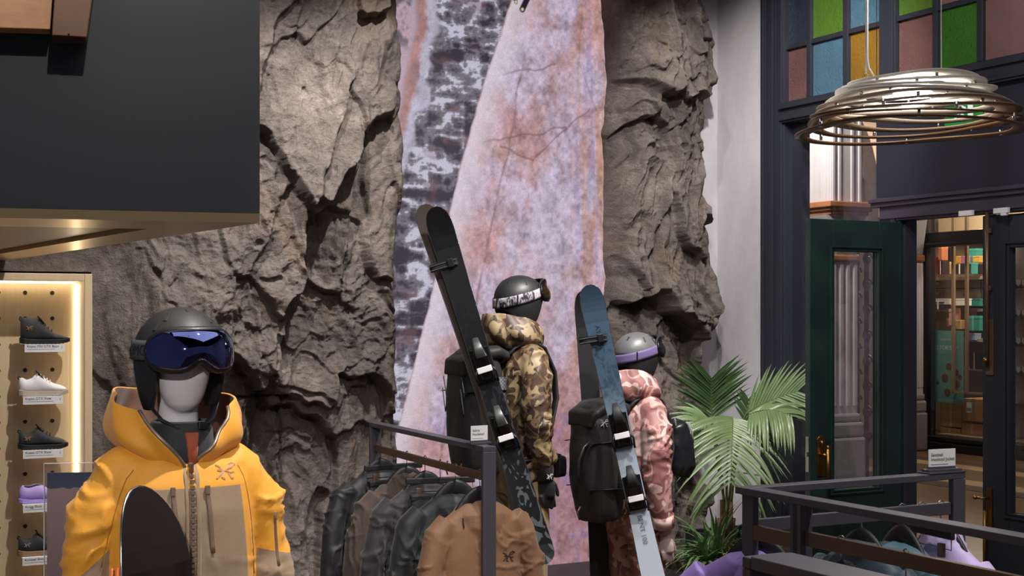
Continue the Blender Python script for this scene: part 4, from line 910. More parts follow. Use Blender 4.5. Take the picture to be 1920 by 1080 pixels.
# ------------------------------------------------------------------ mannequins and what they wear
def hsurf(phi, arc, s=1.0, off=0.0):
    """helmet skin: phi 0 = front (-y), arc from the crown downwards"""
    a, b, c = .112 + off, .136 + off, .118 + off
    if arc <= math.pi / 2: rr_, z = math.sin(arc), c * math.cos(arc)
    else:
        e = arc - math.pi / 2; rr_, z = 1 - .16 * e * e, -.118 * e
    return Vector((a * rr_ * math.sin(phi), -b * rr_ * math.cos(phi) + .006, z))
def harc(phi):
    d = abs((phi + math.pi) % (2 * math.pi) - math.pi)
    return float(np.interp(math.degrees(d), [0, 38, 52, 62, 75, 105, 120, 150, 180], [R(74), R(76), R(96), R(140), R(158), R(158), R(140), R(122), R(120)]))
def helmet(Mx, label, shell, trim, text=None, vents=True, lower=None):
    r_ = thing('ski_helmet', label, 'helmet', M=Mx)
    seam = R(92)
    up = MB().grid(lambda a, b: hsurf(a * 2 * math.pi, max(.02, b * min(harc(a * 2 * math.pi), seam))), 64, 14, True)
    up.add([hsurf(0, .0)], []); up.f += [(((i + 1) % 64) * 15, i * 15, len(up.v) - 1) for i in range(64)]
    up.build('shell', shell, r_, smooth=True, solid=.008)
    lo = MB().grid(lambda a, b: hsurf(R(48) + a * R(264), seam + b * max(.02, harc(R(48) + a * R(264)) - seam), off=-.004), 56, 10)
    lo.build('ear_cover', lower or trim, r_, smooth=True, solid=.014)
    MB().tube([hsurf(a * 2 * math.pi / 72, min(harc(a * 2 * math.pi / 72), seam), off=.001) for a in range(73)], .0045, 8).build('rim', trim, r_, smooth=True)
    if vents:
        for (ph, ar, w_, l_) in ((-48, 38, .010, .034), (-60, 52, .010, .034), (-35, 56, .008, .024), (40, 42, .009, .03), (58, 50, .009, .03), (0, 22, .006, .022), (150, 45, .008, .03), (-150, 45, .008, .03), (-95, 48, .008, .032), (95, 48, .008, .032)):
            p = hsurf(R(ph), R(ar), off=.0035); q = hsurf(R(ph), R(ar + 1), off=.0035); t_ = (q - p).normalized(); nn = p.normalized()
            MB().bar(p - t_ * l_ / 2, p + t_ * l_ / 2, w_, .004, nn).build('vent', M['ink'], r_, bevel=.0015)
    # chin strap
    for sg in (-1, 1):
        p = hsurf(sg * R(78), R(152)); MB().loft([p, (sg * .066, -.05, -.165), (sg * .03, -.068, -.185), (0, -.07, -.188)], [(.009, .002)] * 4, 8).build('chin_strap', trim, r_, smooth=True)
    MB().box(.02, .046, -.082, -.066, -.192, -.172).build('buckle', M['black_plastic'], r_, bevel=.003)
    if text:
        b = text_mesh(text, .034, 'CENTER'); v = []
        for (x, y, z) in b.v:
            ph = R(-88) + x / .118 * 1.0; p = hsurf(ph, math.acos(max(-1, min(1, (z + .0) / .118))) if z > 0 else math.pi / 2 - z / .118, off=.0125); v.append(tuple(p))
        b.v = v; b.build('lettering', M['ink'], r_)
    return r_
def goggles(Mx, label, lens, frame, strap, front=.008, tilt=0.0, zc=.008, scale=1.0):
    """tilt lifts the front; zc = height of the strap at the sides"""
    r_ = thing('ski_goggles', label, 'goggles', M=Mx)
    def gp(phi, h, off):
        base = hsurf(phi, math.pi / 2); k = 1 + off / .125
        z = zc + h + tilt * (-base.y)
        rad = 1.0 if z < 0 else math.sqrt(max(.2, 1 - min(.95, (z / .128)) ** 2)); rad = max(rad, .86)
        return Vector((base.x * k * rad * 1.0, base.y * k * rad, z))
    W = R(60)
    def top(u): return .050 * max(0, 1 - abs(u) ** 4.5) ** .55
    def bot(u): return -.048 * max(0, 1 - abs(u) ** 4.5) ** .55 + .026 * math.exp(-(u / .2) ** 2)
    def lens_fn(off, grow, bul):
        def fn(a, b):
            u = (a * 2 - 1); z = bot(u) * grow + (top(u) * grow - bot(u) * grow) * b
            return gp(u * W * (1 + (grow - 1) * .4), z * scale, off + bul * (1 - u * u) * (1 - (2 * b - 1) ** 2 * .6))
        return fn
    MB().grid(lens_fn(.024, 1.0, .010), 40, 14).build('lens', lens, r_, smooth=True, solid=.003)
    ed = [lens_fn(.020, 1.06, 0)(a / 40, 1) for a in range(41)] + [lens_fn(.020, 1.06, 0)(1 - a / 40, 0) for a in range(1, 40)]
    MB().loft(ed, [(.006, .010)] * len(ed), 8, closed=True).build('frame', frame, r_, smooth=True)
    ed2 = [lens_fn(.008, 1.0, 0)(a / 40, 1) for a in range(41)] + [lens_fn(.008, 1.0, 0)(1 - a / 40, 0) for a in range(1, 40)]
    MB().loft(ed2, [(.008, .012)] * len(ed2), 8, closed=True).build('face_foam', M['matte_black'], r_, smooth=True)
    sb = MB().grid(lambda a, b: gp(W * .96 + a * (2 * math.pi - 2 * W * .96), (-.025 + b * .050), .0085), 60, 4)
    so = sb.build('strap', strap, r_, smooth=True, solid=.003)
    for sg in (-1, 1):
        p0, p1 = gp(sg * R(118), -.024, .011), gp(sg * R(118), .024, .011); MB().bar(p0, p1, .008, .004, p0.normalized()).build('strap_clip', M['black_plastic'], so, bevel=.001)
    return r_
def hood(root, mats, z0=1.535, base=(.105, .10), top=(.150, .165), ztop=1.69, back=.03, front_open=40, side_lift=.02, seed=1, name='hood', dip=.05, bulge=.05):
    def fn(a, b):
        f0 = R(3 + b ** 1.3 * front_open); phi = f0 + a * (2 * math.pi - 2 * f0)            # 0 = front
        bk = (1 - math.cos(phi)) / 2; sd = abs(math.sin(phi)); fr_ = max(0, math.cos(phi))
        rx = base[0] + (top[0] - base[0]) * b ** .8; ry = base[1] + (top[1] - base[1]) * b * (0.35 + .65 * bk)
        bul = bulge * math.sin(math.pi * min(1, b * 1.02)) * (.25 + .75 * max(bk, sd))
        wob = .006 * math.sin(phi * 5 + seed) * b + .006 * math.sin(phi * 9 + b * 6 + seed) + .010 * math.sin(phi * 3 + b * 9 + seed) * b * (1 - b)
        x = (rx + bul + wob) * math.sin(phi); y = -(ry + bul + wob) * math.cos(phi) + .02 + back * bk * b
        z = z0 + .02 * bk + (ztop - z0) * b + side_lift * sd * b - .025 * (1 - bk) * (1 - sd) * (1 - b) - dip * fr_ * b + .006 * math.sin(phi * 4 + 2 * seed) * b - .03 * bk * bulge / .05 * math.sin(math.pi * b)
        return (x, y, z)
    MB().grid(fn, 64, 14).build(name, mats, root, smooth=True, solid=.009, sub=1)
    return fn
def finger_set(mb, wrist, d, side, fwd, s=1.0, curl=.5):
    """palm and five fingers hanging along d; side = across the palm, fwd = where the fingers curl to"""
    w_ = Vector(wrist); d = Vector(d).normalized(); side = Vector(side).normalized(); fwd = Vector(fwd).normalized()
    mb.loft([w_ - d * .03 * s, w_ + d * .02 * s, w_ + d * .055 * s, w_ + d * .095 * s], [(.028 * s, .026 * s), (.034 * s, .024 * s), (.044 * s, .022 * s), (.042 * s, .018 * s)], 14, up=fwd)
    for i, (o, l_) in enumerate(((-.031, .066), (-.010, .078), (.011, .074), (.031, .058))):
        p0 = w_ + d * .088 * s + side * o * s; pts = [p0]; dd = d.copy()
        for k in range(3):
            dd = (dd + fwd * curl * .42).normalized(); pts.append(pts[-1] + dd * l_ * s / 3)
        mb.loft(pts, [(.0105 * s, .0105 * s), (.0102 * s, .0102 * s), (.0095 * s, .0095 * s), (.0075 * s, .0075 * s)], 10)
    t0 = w_ + d * .03 * s - side * .030 * s; td = (d * .75 - side * .5 + fwd * .5).normalized()
    mb.loft([t0, t0 + td * .032 * s, t0 + (td + d * .4).normalized() * .062 * s, t0 + (td + d * .7).normalized() * .085 * s], [(.014 * s,) * 2, (.0125 * s,) * 2, (.011 * s,) * 2, (.008 * s,) * 2], 10)
def torso(mb, k=1.0, bottom=.86, hem=.0):
    zs = [bottom, bottom + .04, .98, 1.12, 1.28, 1.40, 1.47, 1.515, 1.55, 1.58]
    rx = [.205, .212, .205, .200, .208, .212, .205, .178, .125, .075]; ry = [.135, .14, .138, .138, .145, .142, .130, .112, .088, .07]
    mb.loft([(0, .01, z) for z in zs], [(a * k, b * k) for a, b in zip(rx, ry)], 28, power=2.4)
    for sg in (-1, 1): mb.loft([(sg * .09, .01, 1.505), (sg * .15, .01, 1.495), (sg * .20, .01, 1.465)], [.075, .078, .075], 16)
def sleeve(mb, pts, r): mb.loft(pts, r, 18)
def legs(root, mat, k=1.0, bulk=1.0, z_end=.06, name='trousers', seed=3):
    mb = MB(); mb.loft([(0, .01, z) for z in (.80, .88, .96, 1.04)], [(.185 * k, .13 * k), (.19 * k, .14 * k), (.18 * k, .13 * k), (.165 * k, .12 * k)], 24, power=2.3)
    for sg in (-1, 1): mb.loft([(sg * .10, .01, .90), (sg * .105, .0, .70), (sg * .11, -.005, .50), (sg * .115, .01, .28), (sg * .12, .015, z_end)], [(.10 * bulk, .115 * bulk), (.095 * bulk, .105 * bulk), (.08 * bulk, .088 * bulk), (.08 * bulk, .088 * bulk), (.085 * bulk, .09 * bulk)], 18)
    me = fuse(mb, .014, 5, folds(.008, 8, seed)); link(name, me, mat, root, smooth=True)
    for sg in (-1, 1):
        b = MB().loft([(sg * .12, .09, .04), (sg * .12, .03, .05), (sg * .122, -.06, .042), (sg * .124, -.14, .03), (sg * .124, -.175, .022)], [(.04, .04), (.045, .05), (.046, .042), (.042, .03), (.02, .015)], 14); b.build('boot', M['matte_black'], root, smooth=True)
def head(root, mat, zc=1.775):
    prof = [(0, -.128), (.3, -.124), (.55, -.108), (.74, -.082), (.88, -.045), (.98, 0), (1, .03), (.93, .07), (.7, .102), (.35, .12), (0, .125)]
    v = MB(); n = 28
    rings = [(p[0], p[1]) for p in prof]
    v.loft([(0, -.028 if z < -.05 else -.028 + (z + .05) * .2 if z < .06 else -.006, zc + z) for r_, z in rings], [(max(.003, r_ * .074), max(.003, r_ * (.092 if z > -.06 else .078))) for r_, z in rings], n)
    v.loft([(0, .02, zc - .20), (0, .018, zc - .13), (0, .012, zc - .06)], [.054, .052, .056], n)
    me = fuse(v, .006, 6); o = link('head', me, mat, root, smooth=True); return o
M['mannequin'] = plain('mannequin white', (226, 220, 223), .45, 0, .03, 5)
M['skin_grey'] = plain('mannequin grey pink', (178, 158, 156), .5, 0, .05, 6)
ROT_A, ROT_B = math.atan2(.4741, .8805), math.atan2(.8805, -.4741)        # facing the room; facing the shop front
# ---------------------------- the yellow jacket
yM = Matrix.Translation((-.862, 3.6, .05)) @ Matrix.Rotation(ROT_A, 4, 'Z')
ym = thing('mannequin', 'mannequin in a yellow and tan shell jacket with black helmet and mirrored goggles', 'mannequin', M=yM)
def yellow_mat():
    t = NT('yellow shell fabric'); sep = t.n('ShaderNodeSeparateXYZ'); t.l(t.co(), sep.inputs[0]); x, y, z = sep.outputs
    ax = t.math('ABSOLUTE', x)
    pan = t.math('MULTIPLY', t.math('LESS_THAN', z, 1.462), t.math('LESS_THAN', ax, t.math('MULTIPLY_ADD', t.math('SUBTRACT', 1.462, z), .10, .133)))
    pan = t.math('MULTIPLY', pan, t.math('LESS_THAN', y, .02))
    lowr = t.math('MULTIPLY', t.math('GREATER_THAN', x, .19), t.math('LESS_THAN', t.math('MULTIPLY_ADD', x, .25, z), 1.335))
    lowl = t.math('MULTIPLY', t.math('LESS_THAN', x, -.19), t.math('LESS_THAN', t.math('MULTIPLY_ADD', x, -.9, z), 1.485))
    mask = t.math('MAXIMUM', pan, t.math('MAXIMUM', lowr, lowl))
    v = t.co(); n = t.noise(v, 5, 4)
    yel = t.mix(n, s2l((222, 148, 36)), s2l((238, 166, 52))); tn = t.mix(n, s2l((140, 116, 92)), s2l((156, 132, 106)))
    t.set(t.mix(mask, yel, tn), .58); t.b.inputs['Sheen Weight'].default_value = .15
    h = t.math('ADD', t.math('MULTIPLY', t.noise(v, 700, 1), .5), t.math('MULTIPLY', t.noise(v, 22, 4, .6, .8), 2.0)); t.bump(h, .16, .005); return t.m
mb = MB(); torso(mb)
sleeve(mb, [(-.16, .01, 1.49), (-.215, .012, 1.40), (-.242, .02, 1.27), (-.268, .015, 1.16), (-.272, -.03, 1.05), (-.26, -.09, .95)], [.074, .076, .072, .070, .066, .06])
sleeve(mb, [(.16, .01, 1.49), (.218, .012, 1.40), (.244, .022, 1.27), (.256, .015, 1.16), (.254, -.03, 1.05), (.24, -.09, .95)], [.080, .083, .076, .073, .068, .06])
def crease(c, sc, seed, dirv, width=.22, stretch=3.0):
    """sharp creases running across dirv"""
    d = np.array(dirv, float); d /= np.linalg.norm(d); a = c @ d
    p = c - np.outer(a, d)
    wx = fbm(c[:, 0] * sc * .5, c[:, 1] * sc * .5, c[:, 2] * sc * .5, 2, seed + 3)
    n = fbm(p[:, 0] * sc / stretch + d[0] * a * sc + wx, p[:, 1] * sc / stretch + d[1] * a * sc, p[:, 2] * sc / stretch + d[2] * a * sc + wx, 2, seed)
    m = sstep(-.15, .3, fbm(c[:, 0] * 6, c[:, 1] * 6, c[:, 2] * 6, 2, seed + 8))
    return np.exp(-np.abs(n) / width) * m
def yfold(c):
    x, z = c[:, 0], c[:, 2]; armm = sstep(.17, .21, np.abs(x)); sg = np.sign(x)
    soft = fbm(c[:, 0] * 6, c[:, 1] * 6, c[:, 2] * 4, 3, 5) * .008
    cm = c.copy(); cm[:, 0] = np.abs(cm[:, 0])
    armc = crease(cm + sg[:, None] * 3, 15, 21, (.55, .1, 1.0), .16, 3.5) * .016 + crease(cm + sg[:, None] * 3, 24, 25, (-.4, .2, 1.0), .16, 3.5) * .008
    body_ = crease(c, 9, 31, (1, 0, .35), .12, 5) * .006 * sstep(1.5, 1.38, z) + crease(c, 12, 35, (.5, 0, 1.0), .12, 5) * .007 * sstep(.07, .15, np.abs(x))
    return soft * (.6 + .5 * armm) + armm * armc * sstep(1.52, 1.42, z) + (1 - armm) * body_ - .004
mb.v = [(x * .93, y, z) for x, y, z in mb.v]; yme = fuse(mb, .0075, 5, yfold); yb = bvh_of(yme)
jk = link('jacket', yme, yellow_mat(), ym, smooth=True)
yel2 = fabric('yellow hood fabric', (230, 156, 42), .58, 700, .06); lin = fabric('rust hood lining', (84, 48, 32), .7)
hf = hood(ym, [yel2, lin], 1.52, (.092, .100), (.150, .150), 1.685, .11, 48, .0, 2, dip=.055, bulge=.045)
zipm = plain('zip metal', (150, 130, 112), .4, .6, .1, 60); tanz = plain('taupe zip tape', (118, 96, 78), .6); 
zp = MB()
for k in range(46):
    z = 1.535 - k * .014; p = drape(yb, 0, z, .004); zp.box(-.0055, .0055, p.y - .003, p.y + .003, z - .005, z + .004)
zp.build('main_zip', zipm, jk)
for sg in (-1, 1):
    ed = [Vector(hf(0 if sg > 0 else 1, b / 14)) for b in range(15)]
    t_ = MB().loft(ed, .005, 8); t_.build('collar_zip', zipm, jk, smooth=True)
    MB().loft([drape(yb, sg * .014, 1.53 - k * .05, .001) for k in range(14)], [(.006, .002)] * 14, 6).build('zip_flap', fabric('tan placket', (146, 122, 96), .6) if sg < 0 else bpy.data.materials['tan placket'], jk, smooth=True)
p = drape(yb, 0, 1.515, .010); MB().box(-.006, .006, p.y - .004, p.y + .004, 1.50, 1.525).box(-.004, .004, p.y - .003, p.y + .001, 1.43, 1.50).build('zip_puller', M['bronze'], jk, bevel=.002)
for x in (-.05, .038):
    pts = [drape(yb, x + (.012 * k / 10), 1.462 - k * .0165, .002) for k in range(11)]
    pz = MB().loft(pts, [(.006, .0025)] * 11, 8).build('pocket_zip', tanz, jk, smooth=True)
    q = pts[0]; MB().box(q.x - .006, q.x + .006, q.y - .008, q.y, 1.445, 1.468).box(q.x - .004, q.x + .004, q.y - .007, q.y - .002, 1.395, 1.445).build('zip_puller', tanz, pz, bevel=.002)
def drape_emblem(bvh, cx, cz, size, mat, parent, off=.002, d=(0, 1, 0), y0=-1.0, thick=.05):
    b = MB()
    for a, c in emblem_strokes():
        p = drape(bvh, cx + a[0] * size, cz + a[1] * size, off, y0, d); q = drape(bvh, cx + c[0] * size, cz + c[1] * size, off, y0, d)
        if (p - q).length > size * 1.2: continue
        b.bar(p, q, size * thick, .0016, (0, -1, 0))
    b.build('emblem', mat, parent)
drape_emblem(yb, .095, 1.497, .058, plain('peach embroidery', (206, 158, 120), .6), jk, thick=.07)
MB().loft([drape(yb, .235 + .012 * k / 8, 1.38 - k * .018, .0, -1.0) for k in range(9)], [(.005, .002)] * 9, 6).build('sleeve_pocket_zip', tanz, jk, smooth=True)
for (x0_, z0_, x1_, z1_) in ((-.135, 1.51, -.21, 1.27), (.135, 1.51, .185, 1.22)):
    MB().loft([drape(yb, x0_ + (x1_ - x0_) * (k / 12) ** .6, z0_ + (z1_ - z0_) * k / 12, .0005) for k in range(13)], [(.0022, .0012)] * 13, 6).build('armhole_seam', plain('amber seam', (176, 112, 30), .6) if x0_ < 0 else bpy.data.materials['amber seam'], jk, smooth=True)
# inner layers at the neck
MB().lathe([(.088, 1.50), (.084, 1.56), (.078, 1.615), (.072, 1.625), (.070, 1.55)], 32, (0, -.005, 0), cap=False).build('inner_jacket_collar', fabric('charcoal liner', (40, 40, 44), .7), ym, smooth=True, solid=.005)
MB().loft([(.008, -.093, 1.50), (.008, -.092, 1.56), (.008, -.086, 1.60)], [(.009, .003), (.014, .003), (.018, .003)], 10).build('orange_midlayer', fabric('orange midlayer', (160, 74, 36), .7), ym, smooth=True)
MB().lathe([(.066, 1.50), (.066, 1.56), (.066, 1.615), (.058, 1.625)], 28, (0, .008, 0), cap=False).build('neck_warmer', M['matte_black'], ym, smooth=True)
for sg in (-1,):
    for dxx in (0, .014): MB().tube([(-.19 + dxx, -.075, 1.27), (-.192 + dxx, -.08, 1.22), (-.194 + dxx, -.082, 1.165)], .0035, 6).build('vent_zip_puller', plain('orange cord', (196, 92, 46), .6) if dxx == 0 else bpy.data.materials['orange cord'], ym, smooth=True)
head(ym, M['mannequin'])
legs(ym, fabric('dark ski trousers', (52, 50, 50), .7))
MB().lathe([(.22, -.05), (.22, -.005), (.21, 0)], 40).build('base_plate', M['black_steel'], ym)
lensB = (lambda t: (t.set(t.ramp(t.noise(t.co(), 6, 2), [(.3, s2l((84, 88, 150))), (.7, s2l((110, 120, 180)))]), .04, 1.0), t.m)[1])(NT('blue mirror lens'))
hm = plain('matt black helmet shell', (44, 42, 42), .5, 0, .08, 14, .1, 300); hb = plain('dark grey strap', (66, 68, 70), .7, 0, .1, 60, .2, 500)
yH = yM @ Matrix.Translation((.0, -.006, 1.798)) @ Matrix.Rotation(R(4), 4, 'Z')
helmet(yH, 'matt black ski helmet on the mannequin in the yellow jacket', hm, M['matte_black'], 'SALOMON')
goggles(yH, 'blue mirrored ski goggles worn over the face of the yellow jacket mannequin', lensB, M['black_plastic'], hb, zc=.012)
# ---------------------------- camouflage jacket with skis
def body(Mx, label, jmat, tmat, hmats, arms, seed, kt=1.0, glove=None, hand=None, pants_bulk=1.0, hz=1.70, hood_kw={}):
    r_ = thing('mannequin', label, 'mannequin', M=Mx)
    mb = MB(); torso(mb, kt)
    for a in arms: sleeve(mb, a, [.078, .080, .074, .070, .066, .056])
    def fd(c):
        am = sstep(.16, .20, np.abs(c[:, 0])); sg = np.sign(c[:, 0]); soft = fbm(c[:, 0] * 7, c[:, 1] * 7, c[:, 2] * 5, 3, seed) * .008
        q = crease(c + sg[:, None] * 3, 17, seed + 5, (.2, .5, 1.0), .18, 3.5) * .018 + crease(c + sg[:, None] * 3, 26, seed + 9, (.2, -.5, 1.0), .18, 3.5) * .009
        return soft + am * q * sstep(1.5, 1.4, c[:, 2]) + (1 - am) * crease(c, 13, seed + 6, (.4, .4, 1.0), .15, 4) * .010 - .003
    me = fuse(mb, .009, 4, fd); j = link('jacket', me, jmat, r_, smooth=True)
    hood(r_, hmats, 1.52, (.10, .10), (.120, .135), hz, **{**dict(back=.045, front_open=28, side_lift=.0, seed=seed), **hood_kw})
    legs(r_, tmat, 1.0, pants_bulk, seed=seed + 1)
    head(r_, M['skin_grey']); MB().lathe([(.24, -Mx.translation.z + .071), (.24, -.004), (.235, 0)], 40).build('base_plate', M['matte_black'], r_)
    MB().lathe([(.070, 1.55), (.068, 1.61), (.072, 1.66), (.062, 1.675)], 28, (0, -.01, 0), cap=False).build('neck_warmer', M['matte_black'], r_, smooth=True)
    return r_, j, me
brC = camo('brown camouflage', [(80, 60, 46), (118, 95, 68), (60, 44, 36), (160, 138, 104)], 14, .9, .5, (1, 1, .8))
brL = fabric('brown hood lining', (116, 80, 52), .7); khaki = fabric('khaki trousers', (176, 148, 100), .65)
mM = Matrix.Translation((.04, 7.2, .235)) @ Matrix.Rotation(ROT_B, 4, 'Z')
armsM = [[(-.15, .01, 1.49), (-.205, .02, 1.40), (-.235, .035, 1.27), (-.245, .03, 1.15), (-.24, .012, 1.05), (-.225, -.018, .955)], [(.15, .01, 1.49), (.205, .02, 1.40), (.235, .03, 1.27), (.245, .01, 1.15), (.24, -.03, 1.05), (.225, -.075, .955)]]
mr, mj, mme = body(mM, 'mannequin in a brown camouflage jacket carrying black skis on a backpack', brC, khaki, [brC, brL], armsM, 15)
mbv = bvh_of(mme)
gl = MB()
finger_set(gl, (-.222, -.025, .90), (-.0, -.10, -1), (0, 1, .0), (.5, -.5, 0), 1.12, .5)
gme = fuse(gl, .006, 3); gv = link('glove', gme, fabric('black glove', (26, 26, 29), .6), mr, smooth=True)
MB().loft([(-.228, -.010, .985), (-.222, -.022, .93), (-.222, -.028, .88)], [(.052, .05), (.05, .046), (.044, .04)], 18).build('glove_cuff', fabric('black glove cuff', (30, 29, 32), .55), mr, smooth=True)
gb = bvh_of(gme); em = MB()
for a, c in emblem_strokes(): em.bar((-.270, -.026 - a[0] * .034, .90 + a[1] * .04), (-.270, -.026 - c[0] * .034, .90 + c[1] * .04), .0016, .003, (1, 0, 0))
em.build('emblem', M['white_card'], gv)
hM = mM @ Matrix.Translation((0, -.006, 1.798))
helmet(hM, 'matt black ski helmet on the mannequin in the brown camouflage jacket', plain('satin black helmet', (48, 48, 50), .42, 0, .05, 12), M['matte_black'])
strapA = (lambda t: (t.set(t.ramp(t.noise(t.co((1, 1, .35)), 45, 4, .7, 1.0), [(.44, s2l((30, 28, 34))), (.54, s2l((176, 166, 178))), (.7, s2l((214, 206, 212)))]), .6), t.m)[1])(NT('white and black printed strap'))
lensD = plain('amber mirror lens', (120, 92, 52), .08, .9, .1, 3)
goggles(hM, 'ski goggles with a white printed strap pushed up on the black helmet', lensD, M['gloss_black'], strapA, tilt=.28, zc=.012)
def flat_strap(root, pts, w_, mat, name='strap', th=.004, up=(0, 0, 1)):
    return MB().loft(pts, [(w_ / 2, th / 2)] * len(pts), 8, up=up, power=5).build(name, mat, root, smooth=True)
def pack_thing(Mx, label, mat, k=1.0, seed=5, top_lid=True):
    r_ = thing('ski_backpack', label, 'backpack', M=Mx)
    mb = MB(); mb.loft([(0, .245, .90), (0, .25, .96), (0, .262, 1.10), (0, .265, 1.28), (0, .258, 1.42), (0, .245, 1.50), (0, .235, 1.53)], [(.105, .09), (.125, .11), (.138, .125), (.142, .128), (.138, .12), (.12, .10), (.08, .07)], 26, power=3.4)
    me = fuse(mb, .011, 3, folds(.006, 7, seed)); body_ = link('body', me, mat, r_, smooth=True)
    lid = MB().loft([(0, .12, 1.50), (0, .18, 1.525), (0, .28, 1.515), (0, .355, 1.47), (0, .372, 1.41)], [(.125, .03), (.137, .036), (.140, .036), (.134, .03), (.12, .014)], 20, up=(0, 0, 1), power=3.2)
    if top_lid:
        lm = fuse(lid, .009, 3, folds(.004, 9, seed + 2)); link('lid', lm, mat, r_, smooth=True)
    mesh_ = MB().loft([(0, .19, 1.02), (0, .185, 1.2), (0, .18, 1.40)], [(.15, .04), (.152, .045), (.148, .04)], 20, power=4); mesh_.build('side_mesh', (lambda t: (t.set((lambda b: (t.l(t.co((1, 1, 1)), b.inputs[0]), b.outputs[0])[1])(t.n('ShaderNodeTexChecker', Color1=rgba(s2l((70, 70, 74))), Color2=rgba(s2l((18, 18, 20))), Scale=110.0)), .6), t.m)[1])(NT('grid ripstop')), r_, smooth=True)
    for sg in (-1, 1):
        flat_strap(r_, [(sg * .09, .16, 1.47), (sg * .105, .09, 1.545), (sg * .115, .0, 1.585), (sg * .118, -.075, 1.545), (sg * .115, -.138, 1.42), (sg * .13, -.142, 1.28), (sg * .17, -.085, 1.14), (sg * .19, .08, 1.06)], .055, M['matte_black'], 'shoulder_strap', .014)
        flat_strap(r_, [(sg * .145, .14, 1.335), (sg * .15, .25, 1.335), (sg * .13, .385, 1.325)], .02, M['black_plastic'], 'compression_strap')
        flat_strap(r_, [(sg * .145, .14, 1.08), (sg * .146, .25, 1.08), (sg * .12, .38, 1.08)], .02, M['black_plastic'], 'compression_strap')
        flat_strap(r_, [(sg * .13, .16, .985), (sg * .20, .08, .98), (sg * .215, -.03, .985), (sg * .12, -.15, .99), (0, -.165, .99)], .05, M['matte_black'], 'hip_belt', .01)
        MB().box(sg * .152 - .012, sg * .152 + .012, .20, .235, 1.32, 1.35).build('buckle', M['black_plastic'], r_, bevel=.004)
    return r_
blackp = fabric('black pack fabric', (33, 31, 33), .55, 500, .08, .2, .05)
bp = pack_thing(mM, 'black ski backpack on the camouflage jacket mannequin', blackp)
MB().loft([(-.10, -.15, .93), (-.10, -.20, .93)], [(.05, .06), (.045, .055)], 12, power=4).build('hip_pouch', blackp, bp, bevel=.006)
for kx in range(2): MB().tube([(-.10 + .16 * kx, .385, .97), (-.10 + .16 * kx, .40, .94), (-.11 + .16 * kx, .39, .90)], .004, 6).build('tool_loop', M['bronze'], bp, smooth=True)
for q in ((.372, 1.40, 1.30), (.378, 1.34, 1.22)):
    MB().tube([(-.12 + .035 * k, q[0] + .006, q[1] if k % 2 else q[2]) for k in range(8)], .003, 6).build('bungee_cord', plain('grey cord', (120, 120, 124), .6) if q[0] < .375 else bpy.data.materials['grey cord'], bp, smooth=True)
